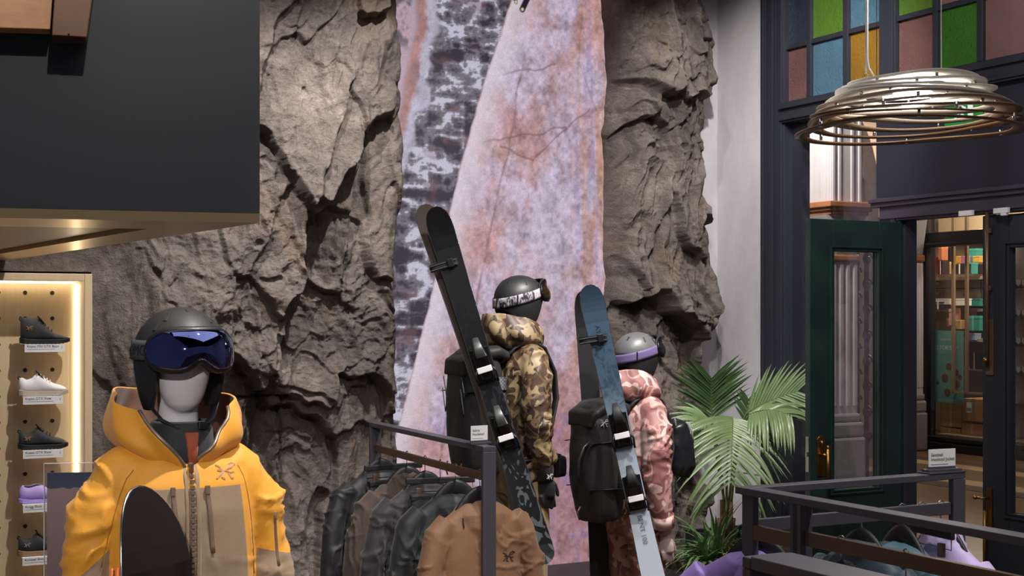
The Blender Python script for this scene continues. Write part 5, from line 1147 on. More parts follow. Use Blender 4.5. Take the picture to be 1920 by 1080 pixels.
# ---------------------------- skis
def ski_matrix(tip, tail, flip=False):
    tip = Vector(tip); tail = Vector(tail); z = (tip - tail).normalized(); c = (tip + tail) / 2
    y = (c - Vector((0, 0, H))); y = (y - z * y.dot(z)).normalized(); x = y.cross(z)
    m = Matrix(((x.x, y.x, z.x, c.x), (x.y, y.y, z.y, c.y), (x.z, y.z, z.z, c.z), (0, 0, 0, 1))); return m, (tip - tail).length
def ski(tip, tail, label, top, base, w_=.118, binding=True, name='ski', roll=0.0, parts=None):
    Mx, L = ski_matrix(tip, tail); Mx = Mx @ Matrix.Rotation(roll, 4, 'Z')
    r_ = thing(name, label, 'ski', M=Mx)
    def half(t):                                            # t 0 tail .. 1 tip
        sc_ = w_ / 2 * (1 - .20 * math.sin(math.pi * min(1, max(0, (t - .04) / .90))))
        e = .075
        if t > 1 - e: q = (t - 1 + e) / e; sc_ *= max(.04, (1 - q ** 3.0)) ** .42
        if t < .05: q = 1 - t / .05; sc_ *= max(.04, (1 - q ** 3.2)) ** .42
        return sc_
    def bend(t): return -.055 * max(0, (t - .86) / .14) ** 2 - .016 * max(0, (.06 - t) / .06) ** 2 + .0
    ts = [0, .004, .012, .025, .05] + [.05 + .87 * i / 26 for i in range(1, 27)] + [.935, .95, .965, .978, .988, .995, .999, 1.0]
    for nm, y0, y1, mat in (('top_sheet', -.012, -.004, top), ('running_base', -.004, .001, base)):
        v = []; f = []
        for t in ts: h = half(t); yb_ = bend(t); z = (t - .5) * L; v += [(-h, y0 + yb_, z), (h, y0 + yb_, z), (h, y1 + yb_, z), (-h, y1 + yb_, z)]
        for i in range(len(ts) - 1):
            for j in range(4): f.append((i * 4 + j, i * 4 + (j + 1) % 4, (i + 1) * 4 + (j + 1) % 4, (i + 1) * 4 + j))
        n = len(ts) - 1; f += [(3, 2, 1, 0), (n * 4, n * 4 + 1, n * 4 + 2, n * 4 + 3)]
        MB().add(v, f).build(nm, mat, r_)
    for sg in (-1, 1): MB().loft([(sg * half(t), -.001 + bend(t), (t - .5) * L) for t in ts[2:-2]], .0022, 6).build('steel_edge', M['chrome'], r_, smooth=True)
    if binding:
        for (t0, heel) in ((.565, False), (.375, True)):
            z = (t0 - .5) * L; bd = thing('t', 'x', 'x'); bpy.data.objects.remove(bd)
            nm = 'heel_piece' if heel else 'toe_piece'
            b = MB().loft([(0, -.030, z - .085), (0, -.034, z - .04), (0, -.046, z + .02), (0, -.036, z + .075)], [(.036, .017), (.040, .022), (.038, .034), (.026, .018)], 14, power=4)
            b.box(-.044, .044, -.028, -.012, z - .10, z + .07)
            o = b.build(nm, M['gloss_black'], r_, bevel=.004)
            MB().loft([(0, -.075, z + .02), (0, -.066, z + .075), (0, -.045, z + .12)], [(.026, .006), (.022, .006), (.014, .005)], 12, power=4).build('release_lever', parts[0] if parts else M['matte_black'], o, smooth=True)
            for sg in (-1, 1): MB().tube([(sg * .030, -.05, z - .02), (sg * .052, -.06, z - .06), (sg * .048, -.04, z - .11)], .006, 8).build('brake_arm' if heel else 'toe_wing', M['black_plastic'], o, smooth=True)
            MB().box(-.037, .037, -.064, -.05, z - .055, z - .025).build('anti_friction_pad', parts[1] if parts else M['white_card'], o, bevel=.003)
            for sg in (-1, 1):
                for q in (-.07, .05): MB().ball((sg * .022, -.031, z + q), (.005, .003, .005), 5).build('screw', M['chrome'], o)
    return r_, L
dcamo = camo('black and grey camouflage top sheet', [(16, 17, 19), (19, 20, 22), (24, 25, 27), (66, 70, 74)], 16, 2.0, .35)
dtop = plain('black top sheet', (22, 23, 26), .35, 0, .2, 8); olive = plain('brown grey ski base', (92, 80, 74), .4, 0, .2, 4)
ts_mix = (lambda t: (t.set(t.mix(t.ramp(t.noise(t.co((1, 1, .6)), 17, 1.2, .4, 2.2), [(.0, (0, 0, 0)), (.56, (1, 1, 1))], 'CONSTANT'), s2l((20, 21, 24)),
          t.ramp((lambda sp: (t.l(t.co(), sp.inputs[0]), t.math('MULTIPLY_ADD', sp.outputs[2], -.55, .5))[1])(t.n('ShaderNodeSeparateXYZ')), [(.25, s2l((24, 25, 28))), (.55, s2l((40, 42, 45))), (.8, s2l((84, 88, 92)))])), .35), t.m)[1])(NT('black top sheet with grey camouflage'))
lev = plain('gunmetal lever', (112, 116, 114), .35, .7)
ski(P(815, 392, 6.84), P(1022, 1057, 6.74), 'front black ski with grey camouflage tail on the brown camouflage mannequin', ts_mix, olive, .126, parts=(lev, M['white_card']))
ski(P(795, 387, 6.90), P(1008, 1035, 6.81), 'rear ski with brown grey base behind the black camouflage ski', olive, olive, .118, False)
def ski_strap(px, py, Y, ang, label, w_=.15, hgt=.035):
    c = P(px, py, Y); r_ = thing('ski_strap', label, 'strap', M=Matrix.Translation(c) @ Matrix.Rotation(ang, 4, 'Y'))
    MB().grid(lambda a, b: ((w_ / 2) * math.copysign(abs(math.cos(a * 6.2832)) ** .35, math.cos(a * 6.2832)), .036 * math.copysign(abs(math.sin(a * 6.2832)) ** .5, math.sin(a * 6.2832)) + .036, -hgt / 2 + hgt * b), 40, 2, True).build('band', M['matte_black'], r_, solid=.004)
    for q in (-.3, .3): MB().box(-w_ / 2, w_ / 2, -.006, -.0025, q * hgt - .002, q * hgt + .002).build('stitching', plain('grey stitch', (70, 70, 74), .7) if q < 0 and 'grey stitch' not in bpy.data.materials else bpy.data.materials['grey stitch'], r_)
    MB().box(.02, .05, -.012, -.003, -hgt * .6, hgt * .6).build('buckle', M['black_plastic'], r_, bevel=.003)
ski_strap(832, 497, 6.80, R(-17), 'black strap binding the tips of the black camouflage skis', .142)
# ---------------------------- the pink jacket
pkC = camo('pink camouflage', [(152, 102, 98), (188, 146, 140), (138, 90, 88), (208, 176, 170)], 9.5, .9, .55, (1, 1, .8))
pkT = camo('dusty pink camouflage', [(140, 92, 84), (172, 126, 116), (126, 80, 72), (196, 160, 148)], 9.5, .9, .6, (1, 1, .8))
SW = .93
wM = Matrix.Translation((.645, 7.15, .075)) @ Matrix.Rotation(ROT_B, 4, 'Z') @ Matrix.Scale(SW, 4)
wr, wj, wme = body(wM, 'mannequin in a pink camouflage jacket carrying blue skis on a backpack', pkC, pkT, [pkC, pkC], [[(-.15, .01, 1.49), (-.205, .02, 1.40), (-.236, .03, 1.25), (-.242, .022, 1.10), (-.238, .002, .98), (-.225, -.025, .86)], [(.15, .01, 1.49), (.205, .02, 1.40), (.236, .025, 1.27), (.242, .005, 1.14), (.238, -.035, 1.03), (.225, -.075, .93)]], 33, .98, hood_kw=dict(back=.03))
hd_ = MB(); finger_set(hd_, (-.222, -.035, .82), (0, -.14, -1), (0, 1, 0), (.45, -.4, 0), .98, .35)
link('hand', fuse(hd_, .0055, 3), M['skin_grey'], wr, smooth=True)
MB().loft([(-.238, -.008, .935), (-.226, -.025, .87)], [(.062, .06), (.060, .056)], 18).build('cuff_tab', pkC, wr, smooth=True)
hW = wM @ Matrix.Translation((0, -.006, 1.798))
helmet(hW, 'satin grey ski helmet on the mannequin in the pink camouflage jacket', plain('satin grey helmet', (96, 96, 98), .38, 0, .05, 10), M['matte_black'], lower=M['matte_black'])
goggles(hW, 'ski goggles with a purple strap pushed up on the grey helmet', plain('smoke mirror lens', (70, 64, 84), .1, .8), M['gloss_black'], fabric('purple strap', (104, 86, 134), .6), tilt=.28, zc=.010)
wp = pack_thing(wM, 'black ski backpack with a white bird emblem on the pink jacket mannequin', blackp, 1.0, 9)
em = MB()
for a, c in emblem_strokes(): em.bar((-.143, .30 + a[0] * -.05, 1.435 + a[1] * .06), (-.143, .30 + c[0] * -.05, 1.435 + c[1] * .06), .0016, .004, (1, 0, 0))
em.build('emblem', M['white_card'], wp)
MB().tube([(-.10, .36, 1.34), (-.11, .41, 1.31), (-.115, .445, 1.24), (-.115, .45, 1.17), (-.112, .447, 1.12)], .009, 8).build('loose_strap', M['black_plastic'], wp, smooth=True)
MB().tube([(-.03, .385, .98), (-.03, .405, .95), (-.03, .39, .91)], .005, 6).build('tool_loop', M['bronze'], wp, smooth=True)
fb = MB(); fb.loft([(-.02, -.225, 1.12), (-.02, -.238, 1.17), (-.02, -.230, 1.30), (-.02, -.22, 1.40), (-.02, -.215, 1.42)], [(.10, .075), (.12, .09), (.115, .08), (.10, .055), (.07, .03)], 20, power=3)
fo = tag(link('front_bag', fuse(fb, .009, 3, folds(.009, 12, 51)), plain('black nylon', (24, 24, 27), .32, 0, .1, 30, .2, 60), None, wM, smooth=True), 'crinkled black bag worn on the chest of the pink jacket mannequin', 'bag')
for q_ in ([(-.08, -.29, 1.41), (-.10, -.30, 1.36), (-.105, -.305, 1.30)], [(-.12, -.17, 1.44), (-.10, -.19, 1.40), (-.11, -.18, 1.30)]): MB().tube(q_, .0055, 6).build('zip_cord', M['grey_ink'], fo, smooth=True)
def blue_ski():
    t = NT('blue mountain top sheet'); sp = t.n('ShaderNodeSeparateXYZ'); t.l(t.co(), sp.inputs[0])
    z = t.math('MULTIPLY_ADD', sp.outputs[2], .55, .5); n = t.noise(t.co((14, 1, 3)), 1.6, 4, .6, 1.2)
    base = t.ramp(z, [(.0, s2l((196, 204, 214))), (.42, s2l((168, 178, 190))), (.56, s2l((122, 138, 154))), (.68, s2l((66, 84, 100))), (.82, s2l((62, 82, 100))), (1.0, s2l((66, 88, 110)))])
    dk = t.ramp(t.math('MULTIPLY_ADD', t.noise(t.co((9, 1, 7)), 1.5, 5, .65, 2.0), 1.0, 0), [(.48, (0, 0, 0)), (.56, (1, 1, 1))])
    mk = t.math('MULTIPLY', dk, t.ramp(z, [(.50, (0, 0, 0)), (.58, (1, 1, 1)), (.80, (1, 1, 1)), (.83, (0, 0, 0))]))
    t.set(t.mix(t.math('MULTIPLY', mk, .6), base, s2l((34, 52, 66))), .3); return t.m
sk, L_ = ski(P(1104, 536, 6.84), P(1240, 1150, 6.74), 'front pale blue ski with mountain print on the pink camouflage mannequin', blue_ski(), M['matte_black'], .118, parts=(M['matte_black'], plain('white pad', (220, 218, 220), .4)))
zt_ = L_ / 2
MB().prism([(-.018, zt_ - .16), (-.010, zt_ - .16), (-.004, zt_ - .12), (.004, zt_ - .12), (.010, zt_ - .16), (.018, zt_ - .16), (.004, zt_ - .075), (-.004, zt_ - .075)], -.0175, -.0125).build('printed_emblem', plain('dull red print', (120, 62, 58), .5), sk, M=Matrix.Translation((0, -.0, 0)))
def vtext(txt, size, x, z, mat, parent, y=-.0145):
    text_mesh(txt, size).xf(Matrix.Translation((x, y, z)) @ Matrix.Rotation(R(90), 4, 'Y')).build('lettering', mat, parent)
vtext('ATOMIC', .030, -.012, zt_ - .20, plain('dark blue print', (34, 48, 66), .5), sk)
vtext('BENT 100', .034, -.012, -.33, plain('slate print', (104, 110, 122), .5), sk)
ski(P(1096, 545, 7.30), P(1130, 1160, 7.26), 'rear black based ski behind the pale blue ski', M['matte_black'], M['matte_black'], .112, False)
ski_strap(1113, 636, 6.80, R(-9), 'black strap binding the tips of the pale blue skis', .14)
# ------------------------------------------------------------------ clothes racks
FL = M['black_steel']
def XM(p, xdir):                                             # frame with local x along xdir
    return Matrix.Translation((p[0], p[1], 0)) @ Matrix.Rotation(math.atan2(xdir.y, xdir.x), 4, 'Z')
ZTOP, ZR = 1.40, 1.285
N0 = Vector((-.0935, 5.79, 0)); RLEN = 1.455; RDIR = Vector((-.4206, .9072, 0))
rackM = XM(N0, RDIR)
rk = thing('clothes_rack', 'blackened steel rack of dark jackets in front of the camouflage mannequin', 'clothes rack', M=rackM)
MB().box(0, RLEN, -.03, .03, ZTOP - .022, ZTOP).build('top_bar', FL, rk, bevel=.002)
for x in (0, RLEN - .022): MB().box(x, x + .022, -.03, .03, .03, ZTOP - .0225).build('post', FL, rk, bevel=.002)
MB().box(.0225, RLEN - .0225, -.009, .009, ZR - .034, ZR).build('hanging_rail', M['bronze'], rk, bevel=.002)
MB().box(-.02, .05, -.28, .28, 0, .03).box(RLEN - .05, RLEN + .02, -.28, .28, 0, .03).box(.05, RLEN - .05, -.02, .02, 0, .025).build('foot', FL, rk, bevel=.003)
def sign(Mx, lines, label, w_=.125, h=.072):
    r_ = thing('shelf_sign', label, 'sign', M=Mx)
    MB().box(-w_ * .62, w_ * .62, -.02, .02, 0, .008).box(-w_ / 2, w_ / 2, -.004, .006, .008, .016).build('holder', FL, r_, bevel=.001)
    MB().box(-w_ / 2, w_ / 2, -.002, .001, .012, .012 + h).build('card', M['white_card'], r_)
    for i, t_ in enumerate(lines): text_mesh(t_, .0165).xf(Matrix.Translation((-w_ * .42, -.003, .012 + h * (.62 - .24 * i)))).build('lettering', M['ink'], r_)
    MB().box(-w_ * .42, w_ * .22, -.003, -.0021, .012 + h * .17, .012 + h * .19).build('small_print', M['grey_ink'], r_)
sign(rackM @ Matrix.Translation((.11, 0, ZTOP + .001)) @ Matrix.Rotation(R(-90 + 10), 4, 'Z') @ Matrix.Rotation(R(0), 4, 'Z'), ['Sabre', 'Insulated'], 'small white sign on the near end of the centre rack', .085, .066)
# corner rack: two runs joined by an end frame
C0 = Vector((.714, 4.44, 0))
ra = thing('corner_clothes_rack', 'blackened steel corner rack with hanging rails beside the palm', 'clothes rack', M=XM(C0, DO))
LA, LE = .957, .306                                          # local x along DO, local y into the room's depth; the end frame runs to -y
MB().box(0, LA, -.058, .0, ZTOP - .022, ZTOP).build('top_bar', FL, ra, bevel=.002)
MB().box(0, .06, -LE - 1.35, -.0585, ZTOP - .022, ZTOP).build('top_bar', FL, ra, bevel=.002)
MB().box(LA - .17, LA, -.06, .002, ZTOP + .0005, ZTOP + .006).build('joint_plate', FL, ra, bevel=.001)
for (x0, x1, y0, y1) in ((.012, .036, -.075, -.02), (LA - .058, LA - .0, -.058, -.034), (.0, .058, -LE - .0, -LE + .024), (.0, .022, -LE - .012, -LE + .036), (0, .058, -LE - 1.35, -LE - 1.326), (.0, .058, -LE - .93, -LE - .906)):
    MB().box(x0, x1, y0, y1, .0, ZTOP - .0225).build('post', FL, ra, bevel=.002)
MB().box(.037, LA - .06, -.049, -.029, ZR - .03, ZR + .012).build('hanging_rail', FL, ra, bevel=.002)
MB().box(.012, .034, -LE + .04, -.076, ZR - .045, ZR + .0).build('end_rail', M['bronze'], ra, bevel=.002)
MB().box(.018, .040, -LE - 1.32, -LE - .013, ZR - .03, ZR + .012).build('hanging_rail', M['bronze'], ra, bevel=.002)
sign(XM(C0, DO) @ Matrix.Translation((LA - .085, -.03, ZTOP + .0065)) @ Matrix.Rotation(R(-4), 4, 'Z'), ['Sentinel', 'Insulated Jacket'], 'white sign reading Sentinel Insulated Jacket on the corner rack', .118, .064)
# the rack nearest the lens
C1 = Vector((.545, 3.19, 0))
rc = thing('clothes_rack', 'broad flat topped black rack beside the lavender jacket', 'clothes rack', M=XM(C1, -DR))
MB().box(.03, 1.3, -.02, .10, ZTOP - .03, ZTOP).box(0, .0295, -.02, .10, ZTOP - .03, ZTOP - .004).build('top_bar', M['black_steel'], rc, bevel=.003)
for x in (0, 1.27): MB().box(x, x + .03, -.02, .10, 0, ZTOP - .031).build('post', FL, rc, bevel=.003)
MB().box(.031, 1.269, .03, .05, ZR - .03, ZR).build('hanging_rail', FL, rc)
# ------------------------------------------------------------------ hangers and jackets
HB = plain('black hanger wood', (32, 31, 34), .45, 0, .1, 9)
def hanger(Mx, label, group, clip=False, hook_rot=0):
    """origin = top of the rail it hangs on; local x across the shoulders"""
    r_ = thing('clip_hanger' if clip else 'coat_hanger', label, 'hanger', M=Mx, group=group)
    hk = [(0, .0155 * math.cos(R(a)), -.010 + .0155 * math.sin(R(a)) + .0) for a in range(215, -60, -25)]
    hk = [(0, y, z + .003) for _, y, z in hk] + [(0, .002, -.045), (0, 0, -.075)]
    MB().tube(hk, .0022, 8).build('hook', M['chrome'], r_, smooth=True)
    if clip:
        MB().box(-.16, .16, -.009, .009, -.10, -.072).build('bar', HB, r_, bevel=.004)
        MB().tube([(-.15, 0, -.10), (-.15, 0, -.135), (.15, 0, -.135), (.15, 0, -.10)], .002, 6).build('wire', M['chrome'], r_)
        for x in (-.10, .10): MB().box(x - .013, x + .013, -.008, .008, -.165, -.118).build('clip', M['bronze'], r_, bevel=.002)
    else:
        pts = [(x, 0, -.092 - .135 * (abs(x) / .145) ** 1.5) for x in np.linspace(-.145, .145, 17)]
        MB().loft(pts, [(.011, .008 + .026 * (1 - (abs(p[0]) / .145) ** 2)) for p in pts], 10).build('shoulder', HB, r_, smooth=True)
    return r_
def jacket(Mx, label, group, mat, k=1.0, hood_=True, logo=None, seed=1, open_=0.0, collar=None, sl=.0):
    r_ = thing('jacket', label, 'jacket', M=Mx, group=group)
    mb = MB()
    mb.loft([(0, 0, z) for z in (-.80, -.74, -.55, -.35, -.24, -.19, -.155, -.125)], [(.215 * k, .085), (.218 * k, .088), (.208 * k, .085), (.202 * k, .078), (.205 * k, .068), (.185 * k, .056), (.135 * k, .048), (.085 * k, .045)], 28, power=2.3)
    for sg in (-1, 1): mb.loft([(sg * .16 * k, 0, -.20), (sg * .215 * k, 0, -.255), (sg * .252 * k, -.010, -.38), (sg * .280 * k, -.022, -.55), (sg * (.296 + sl) * k, -.04, -.72), (sg * (.30 + sl) * k, -.05, -.80)], [(.05, .055), (.060, .060), (.056, .055), (.052, .050), (.048, .046), (.044, .042)], 16)
    if hood_:
        mb.loft([(0, -.012, -.29), (0, -.008, -.235), (0, .0, -.20), (0, .022, -.165), (0, .034, -.138), (0, .04, -.122)], [(.05, .07), (.10, .082), (.128, .085), (.122, .072), (.10, .052), (.05, .03)], 24, power=2.2)
    else:
        mb.loft([(0, .0, -.15), (0, .0, -.10)], [(.085, .055), (.075, .05)], 18)
    def fd(c):
        x, z = c[:, 0], c[:, 2]
        dr = crease(c, 12, seed + 2, (1, .2, .12), .11, 7) * .020 * sstep(-.2, -.36, z) + crease(c, 17, seed + 5, (.6, .3, 1), .11, 4) * .013
        hd = -crease(c, 12, seed + 7, (.8, .2, 1), .10, 5) * .012 * sstep(-.26, -.2, z) * (1 if hood_ else 0)
        return dr + hd + fbm(x * 6, c[:, 1] * 6, z * 3, 3, seed) * .007 - .005
    me = fuse(mb, .0075, 4, fd); b = bvh_of(me)
    j = link('shell', me, mat, r_, smooth=True)
    MB().loft([drape(b, .004 * math.sin(k_), -.215 - k_ * .04, .001) for k_ in range(15)], [(.005, .002)] * 15, 6).build('front_zip', M['ink'], r_, smooth=True)
    if logo is not None: drape_emblem(b, .115 * k, -.36, .062, logo, r_, thick=.05)
    if hood_: MB().tube([drape(b, -.10, -.185, .004), drape(b, -.102, -.205, .006), drape(b, -.10, -.225, .006)], .003, 6).build('drawcord', M['ink'], r_, smooth=True)
    return r_
def on_rail(M0, x, y=0.0, z=ZR, rot=0.0): return M0 @ Matrix.Translation((x, y, z)) @ Matrix.Rotation(rot, 4, 'Z')
G = 'jackets on the centre rack'; GH = 'hangers on the centre rack'
# local x of the jackets runs along DO, i.e. the rack's -y; they face the near end
TURN = R(-90)
blkJ = fabric('black shell', (34, 33, 36), .5, 600, .1, .2, .1); brnJ = fabric('dark brown fleece', (72, 58, 50), .85, 300); chJ = fabric('charcoal soft shell', (46, 42, 46), .7, 400); blk2 = fabric('black green shell', (32, 34, 36), .55, 500); tanJ = fabric('tan brown shell', (142, 102, 72), .45, 500, .08, .4)
row = [(1.36, blkJ, True, None, 'black glossy shell jacket at the far end of the centre rack', 1.0), (.98, brnJ, False, None, 'dark brown collarless jacket between the black and charcoal jackets on the centre rack', .95), (.74, chJ, True, None, 'charcoal hooded jacket in the middle of the centre rack', 1.0), (.37, blk2, True, None, 'black green jacket behind the tan brown jacket on the centre rack', .98), (.10, tanJ, True, M['ink'], 'tan brown hooded jacket with a black bird emblem on the centre rack', .92)]
for i, (x, mt, hd2, lg, lab, k_) in enumerate(row):
    jacket(on_rail(rackM, x, 0, ZR, TURN + R((4, -3, 2, -4, 2)[i])), lab, G, mt, k_, hd2, lg, 100 + 7 * i)
    hanger(on_rail(rackM, x, 0, ZR, TURN + R((4, -3, 2, -4, 2)[i])), 'black hanger holding the ' + ('black glossy', 'dark brown', 'charcoal', 'black green', 'tan brown')[i] + ' jacket on the centre rack', GH)
for x, lab, a in ((1.17, 'black clip hanger with trousers beside the black glossy jacket', 8), (.55, 'black clip hanger with gold clips between the charcoal and black green jackets', -10)):
    hanger(on_rail(rackM, x, 0, ZR, TURN + R(a)), lab, 'clip hangers on the centre rack', True)
    tr = thing('trousers', 'black folded ski trousers on the ' + ('clip hanger beside the black glossy jacket' if x > 1 else 'clip hanger behind the black green jacket'), 'trousers', M=on_rail(rackM, x, 0, ZR, TURN + R(a)), group='trousers on the centre rack')
    tm = MB().loft([(0, 0, -.145), (0, 0, -.2), (0, 0, -.45), (0, 0, -.95)], [(.135, .012), (.14, .02), (.135, .03), (.12, .032)], 20, power=3)
    link('legs', fuse(tm, .010, 2, folds(.006, 9, 61 + int(x * 10), (1, 1, .2))), blkJ, tr, smooth=True)
    MB().box(-.138, .138, -.019, .019, -.175, -.15).build('waistband', M['matte_black'], tr, bevel=.004)
teal = fabric('teal shell', (70, 106, 120), .5, 500, .06, .18); tealD = fabric('slate teal shell', (48, 66, 78), .55, 500); lav = fabric('lavender shell', (208, 186, 236), .5, 500, .05, .18); lav2 = fabric('violet shell', (164, 132, 214), .5, 500, .05, .2)
raM = XM(C0, DO)
for i, (x, mt, lab, hd2, a) in enumerate(((.50, tealD, 'slate teal jacket beside the teal jacket on the corner rack', False, 6), (.68, teal, 'teal hooded jacket beside the lavender jacket on the corner rack', True, -4), (.86, lav, 'lavender jacket on the corner rack next to the shop doors', False, 3))):
    Mx = on_rail(raM, x, -.039, ZR + .012, R(90 + a)); jacket(Mx, lab, 'jackets on the corner rack', mt, .95, hd2, None, 160 + 5 * i); hanger(Mx, 'black hanger holding the ' + ('slate teal', 'teal hooded', 'lavender')[i] + ' jacket', 'hangers on the corner rack')
for i, (y, mt, lab) in enumerate(((-.42, teal, 'pale teal jacket on the near run of the corner rack'),)):
    Mx = on_rail(raM, .029, -LE - .16, ZR + .012, R(8)); jacket(Mx, lab, 'jackets on the corner rack', mt, .9, False, None, 190); hanger(Mx, 'black hanger holding the pale teal jacket', 'hangers on the corner rack')
hanger(on_rail(raM, .77, -.039, ZR + .012, R(84)), 'black clip hanger between the teal and lavender jackets', 'hangers on the corner rack', True)
hanger(on_rail(raM, .029, -LE - .42, ZR + .012, R(-14)), 'black clip hanger on the near run of the corner rack', 'hangers on the corner rack', True)
lM = on_rail(raM, .062, -.039, ZR + .03, R(128))
jacket(lM, 'violet hooded jacket hanging at the end frame of the corner rack', 'jackets on the corner rack', lav2, 1.05, True, None, 230); hanger(lM, 'black hanger holding the violet hooded jacket', 'hangers on the corner rack')
# ------------------------------------------------------------------ pendant lamp of stacked rings
def ring_mat(name, rgb, tr, rough=.35):
    t = NT(name); t.set(s2l(rgb), rough); tl = t.n('ShaderNodeBsdfTranslucent'); tl.inputs[0].default_value = rgba(s2l(rgb))
    mx = t.n('ShaderNodeMixShader'); mx.inputs[0].default_value = tr; t.l(t.b.outputs[0], mx.inputs[1]); t.l(tl.outputs[0], mx.inputs[2]); t.l(mx.outputs[0], t.out.inputs[0]); return t.m
LX, LY = (1711 - CX) / FPX * 6.2, 6.2
lp = thing('pendant_lamp', 'pendant lamp of stacked wavy frosted rings hanging before the stained glass', 'pendant lamp', (LX, LY, 0))
rings_ = [(2.770, .500, .075, 0), (2.808, .475, .060, 0), (2.836, .455, .085, 1), (2.862, .430, .09, 2), (2.888, .405, .10, 2), (2.914, .375, .11, 3), (2.940, .350, .12, 3), (2.966, .315, .13, 3), (2.990, .285, .16, 3)]
RM = [ring_mat('acrylic painted brown reflection', (110, 82, 60), .15, .25), ring_mat('acrylic painted mid shade', (140, 118, 98), .25), ring_mat('acrylic painted light shade', (180, 168, 156), .35), ring_mat('frosted white acrylic', (226, 222, 216), .42)]  # lower rings coloured darker to paint in shade and brown floor reflection
for i, (z, r_o, wd_, m_) in enumerate(rings_):
    ph = i * 1.3
    def rf(a, r0): return r0 * (1 + .030 * math.sin(3 * a + ph) + .018 * math.sin(5 * a + 2.1 * ph))
    def fn(a, b, z=z, r_o=r_o, wd_=wd_, ph=ph):
        th = a * 2 * math.pi; r_ = rf(th, r_o) - wd_ * (1 + .35 * math.sin(2 * th + ph)) * b; return (r_ * math.cos(th), r_ * math.sin(th), z + .010 * math.sin(2 * th + ph) + .004 * b)
    MB().grid(fn, 72, 2, True).build('ring', RM[m_], lp, smooth=True, solid=.006)
for k in range(6):
    a0 = k * 1.047 + .3
    for i in range(len(rings_) - 1):
        z0, z1 = rings_[i][0], rings_[i + 1][0]; r_ = min(rings_[i][1] - rings_[i][2] * .5, rings_[i + 1][1] - .01); a = a0 + i * .35
        MB().lathe([(.007, z0), (.007, z1)], 10, (r_ * math.cos(a), r_ * math.sin(a), 0)).build('spacer', M['chrome'], lp, smooth=True)
tubeM = emit('lamp tube', (255, 246, 228), 9)
lpl = bpy.data.lights.new('pendant glow', 'POINT'); lpl.energy = 13; lpl.shadow_soft_size = .08; lpl.color = (1, .93, .84); lo_ = bpy.data.objects.new('pendant_lamp_light', lpl); COL.objects.link(lo_); lo_.location = (LX, LY, 2.90)
for (x0, x1, y) in ((-.16, .02, -.06), (.10, .24, .05), (-.1, .12, .12)): MB().tube([(x0, y, 2.948), (x1, y, 2.948)], .012, 12).build('light_tube', tubeM, lp, smooth=True)
MB().box(-.2, .26, -.08, .14, 2.972, 2.978).build('tube_carrier', M['chrome'], lp)
for x, y in ((-.215, -.03), (.11, -.06)):
    MB().tube([(x, y, 3.03), (x, y, CEIL - .002)], .003 if x > 0 else .0045, 8).build('suspension_cable', M['white_card'], lp, smooth=True)
    MB().tube([(x + .009 * math.cos(q * .7), y, 3.015 + .012 * math.sin(q * .7)) for q in range(10)], .0025, 6).tube([(x, y, 2.985), (x, y, 3.005)], .004, 6).build('eye_bolt', M['chrome'], lp, smooth=True)
MB().tube([(-.209, -.03, CEIL - .002), (-.209, -.03, 3.09), (-.203, -.03, 3.05), (-.18, -.03, 3.01), (-.13, -.03, 2.985), (-.08, -.02, 2.975)], .004, 8).build('power_cord', M['white_card'], lp, smooth=True)
MB().tube([(-.155, .02, CEIL - .002), (-.155, .02, 2.99)], .0015, 6).build('suspension_wire', M['chrome'], lp)
# ------------------------------------------------------------------ palm, planter, ground plants
PY = 9.55
def leafmat(name, c1, c2, rough=.4):
    t = NT(name); t.set(t.mix(t.noise(t.co(), 9, 3), s2l(c1), s2l(c2)), rough); t.b.inputs['Transmission Weight'].default_value = 0.0
    t.b.inputs['Sheen Weight'].default_value = .1; return t.m
LFM = [leafmat('palm leaf', (80, 108, 58), (122, 146, 92)), leafmat('pale palm leaf', (88, 114, 66), (132, 152, 104), .28), leafmat('deep palm leaf', (48, 78, 44), (80, 110, 62))]
stem_m = plain('palm stalk', (96, 108, 62), .5); bark = plain('palm sheath', (104, 76, 50), .7, 0, .3, 18, .4, 60)
pmP = thing('potted_palm', 'tall kentia palm with arching fronds in front of the grey plaster wall', 'palm', P(1362, 980, PY) * Vector((1, 1, 0)) if False else (P(1362, 980, PY).x, PY, 0))
pmo = Vector((P(1362, 980, PY).x, PY, 0))
def L3(px, py, dy=0.0): return P(px, py, PY + dy) - pmo
def bez(pts, n):
    pts = [Vector(p) for p in pts]
    out = []
    for i in range(n + 1):
        q = pts[:]; t = i / n
        while len(q) > 1: q = [q[j].lerp(q[j + 1], t) for j in range(len(q) - 1)]
        out.append(q[0])
    return out
def leaflet(root_pt, d, length, width, droop, up):
    d = d.normalized(); pts = []; p = root_pt.copy(); n = 6; dd = d.copy()
    for i in range(n + 1):
        pts.append(p.copy()); dd = (dd + Vector((0, 0, -droop / n))).normalized(); p = p + dd * length / n
    v = []; f = []
    for i, q in enumerate(pts):
        t = i / n; w_ = width * (.35 + .65 * math.sin(math.pi * min(1, .18 + t * .60))) * (1 - t ** 3) + .0008
        tg = (pts[min(i + 1, n)] - pts[max(i - 1, 0)]).normalized(); s_ = tg.cross(up).normalized()
        nn = s_.cross(tg).normalized(); v += [q - s_ * w_ / 2 + nn * w_ * .22, q, q + s_ * w_ / 2 + nn * w_ * .22]
    for i in range(n):
        for j in (0, 1): f.append((i * 3 + j, i * 3 + j + 1, (i + 1) * 3 + j + 1, (i + 1) * 3 + j))
    return MB().add(v, f)
rl = random.Random(4)
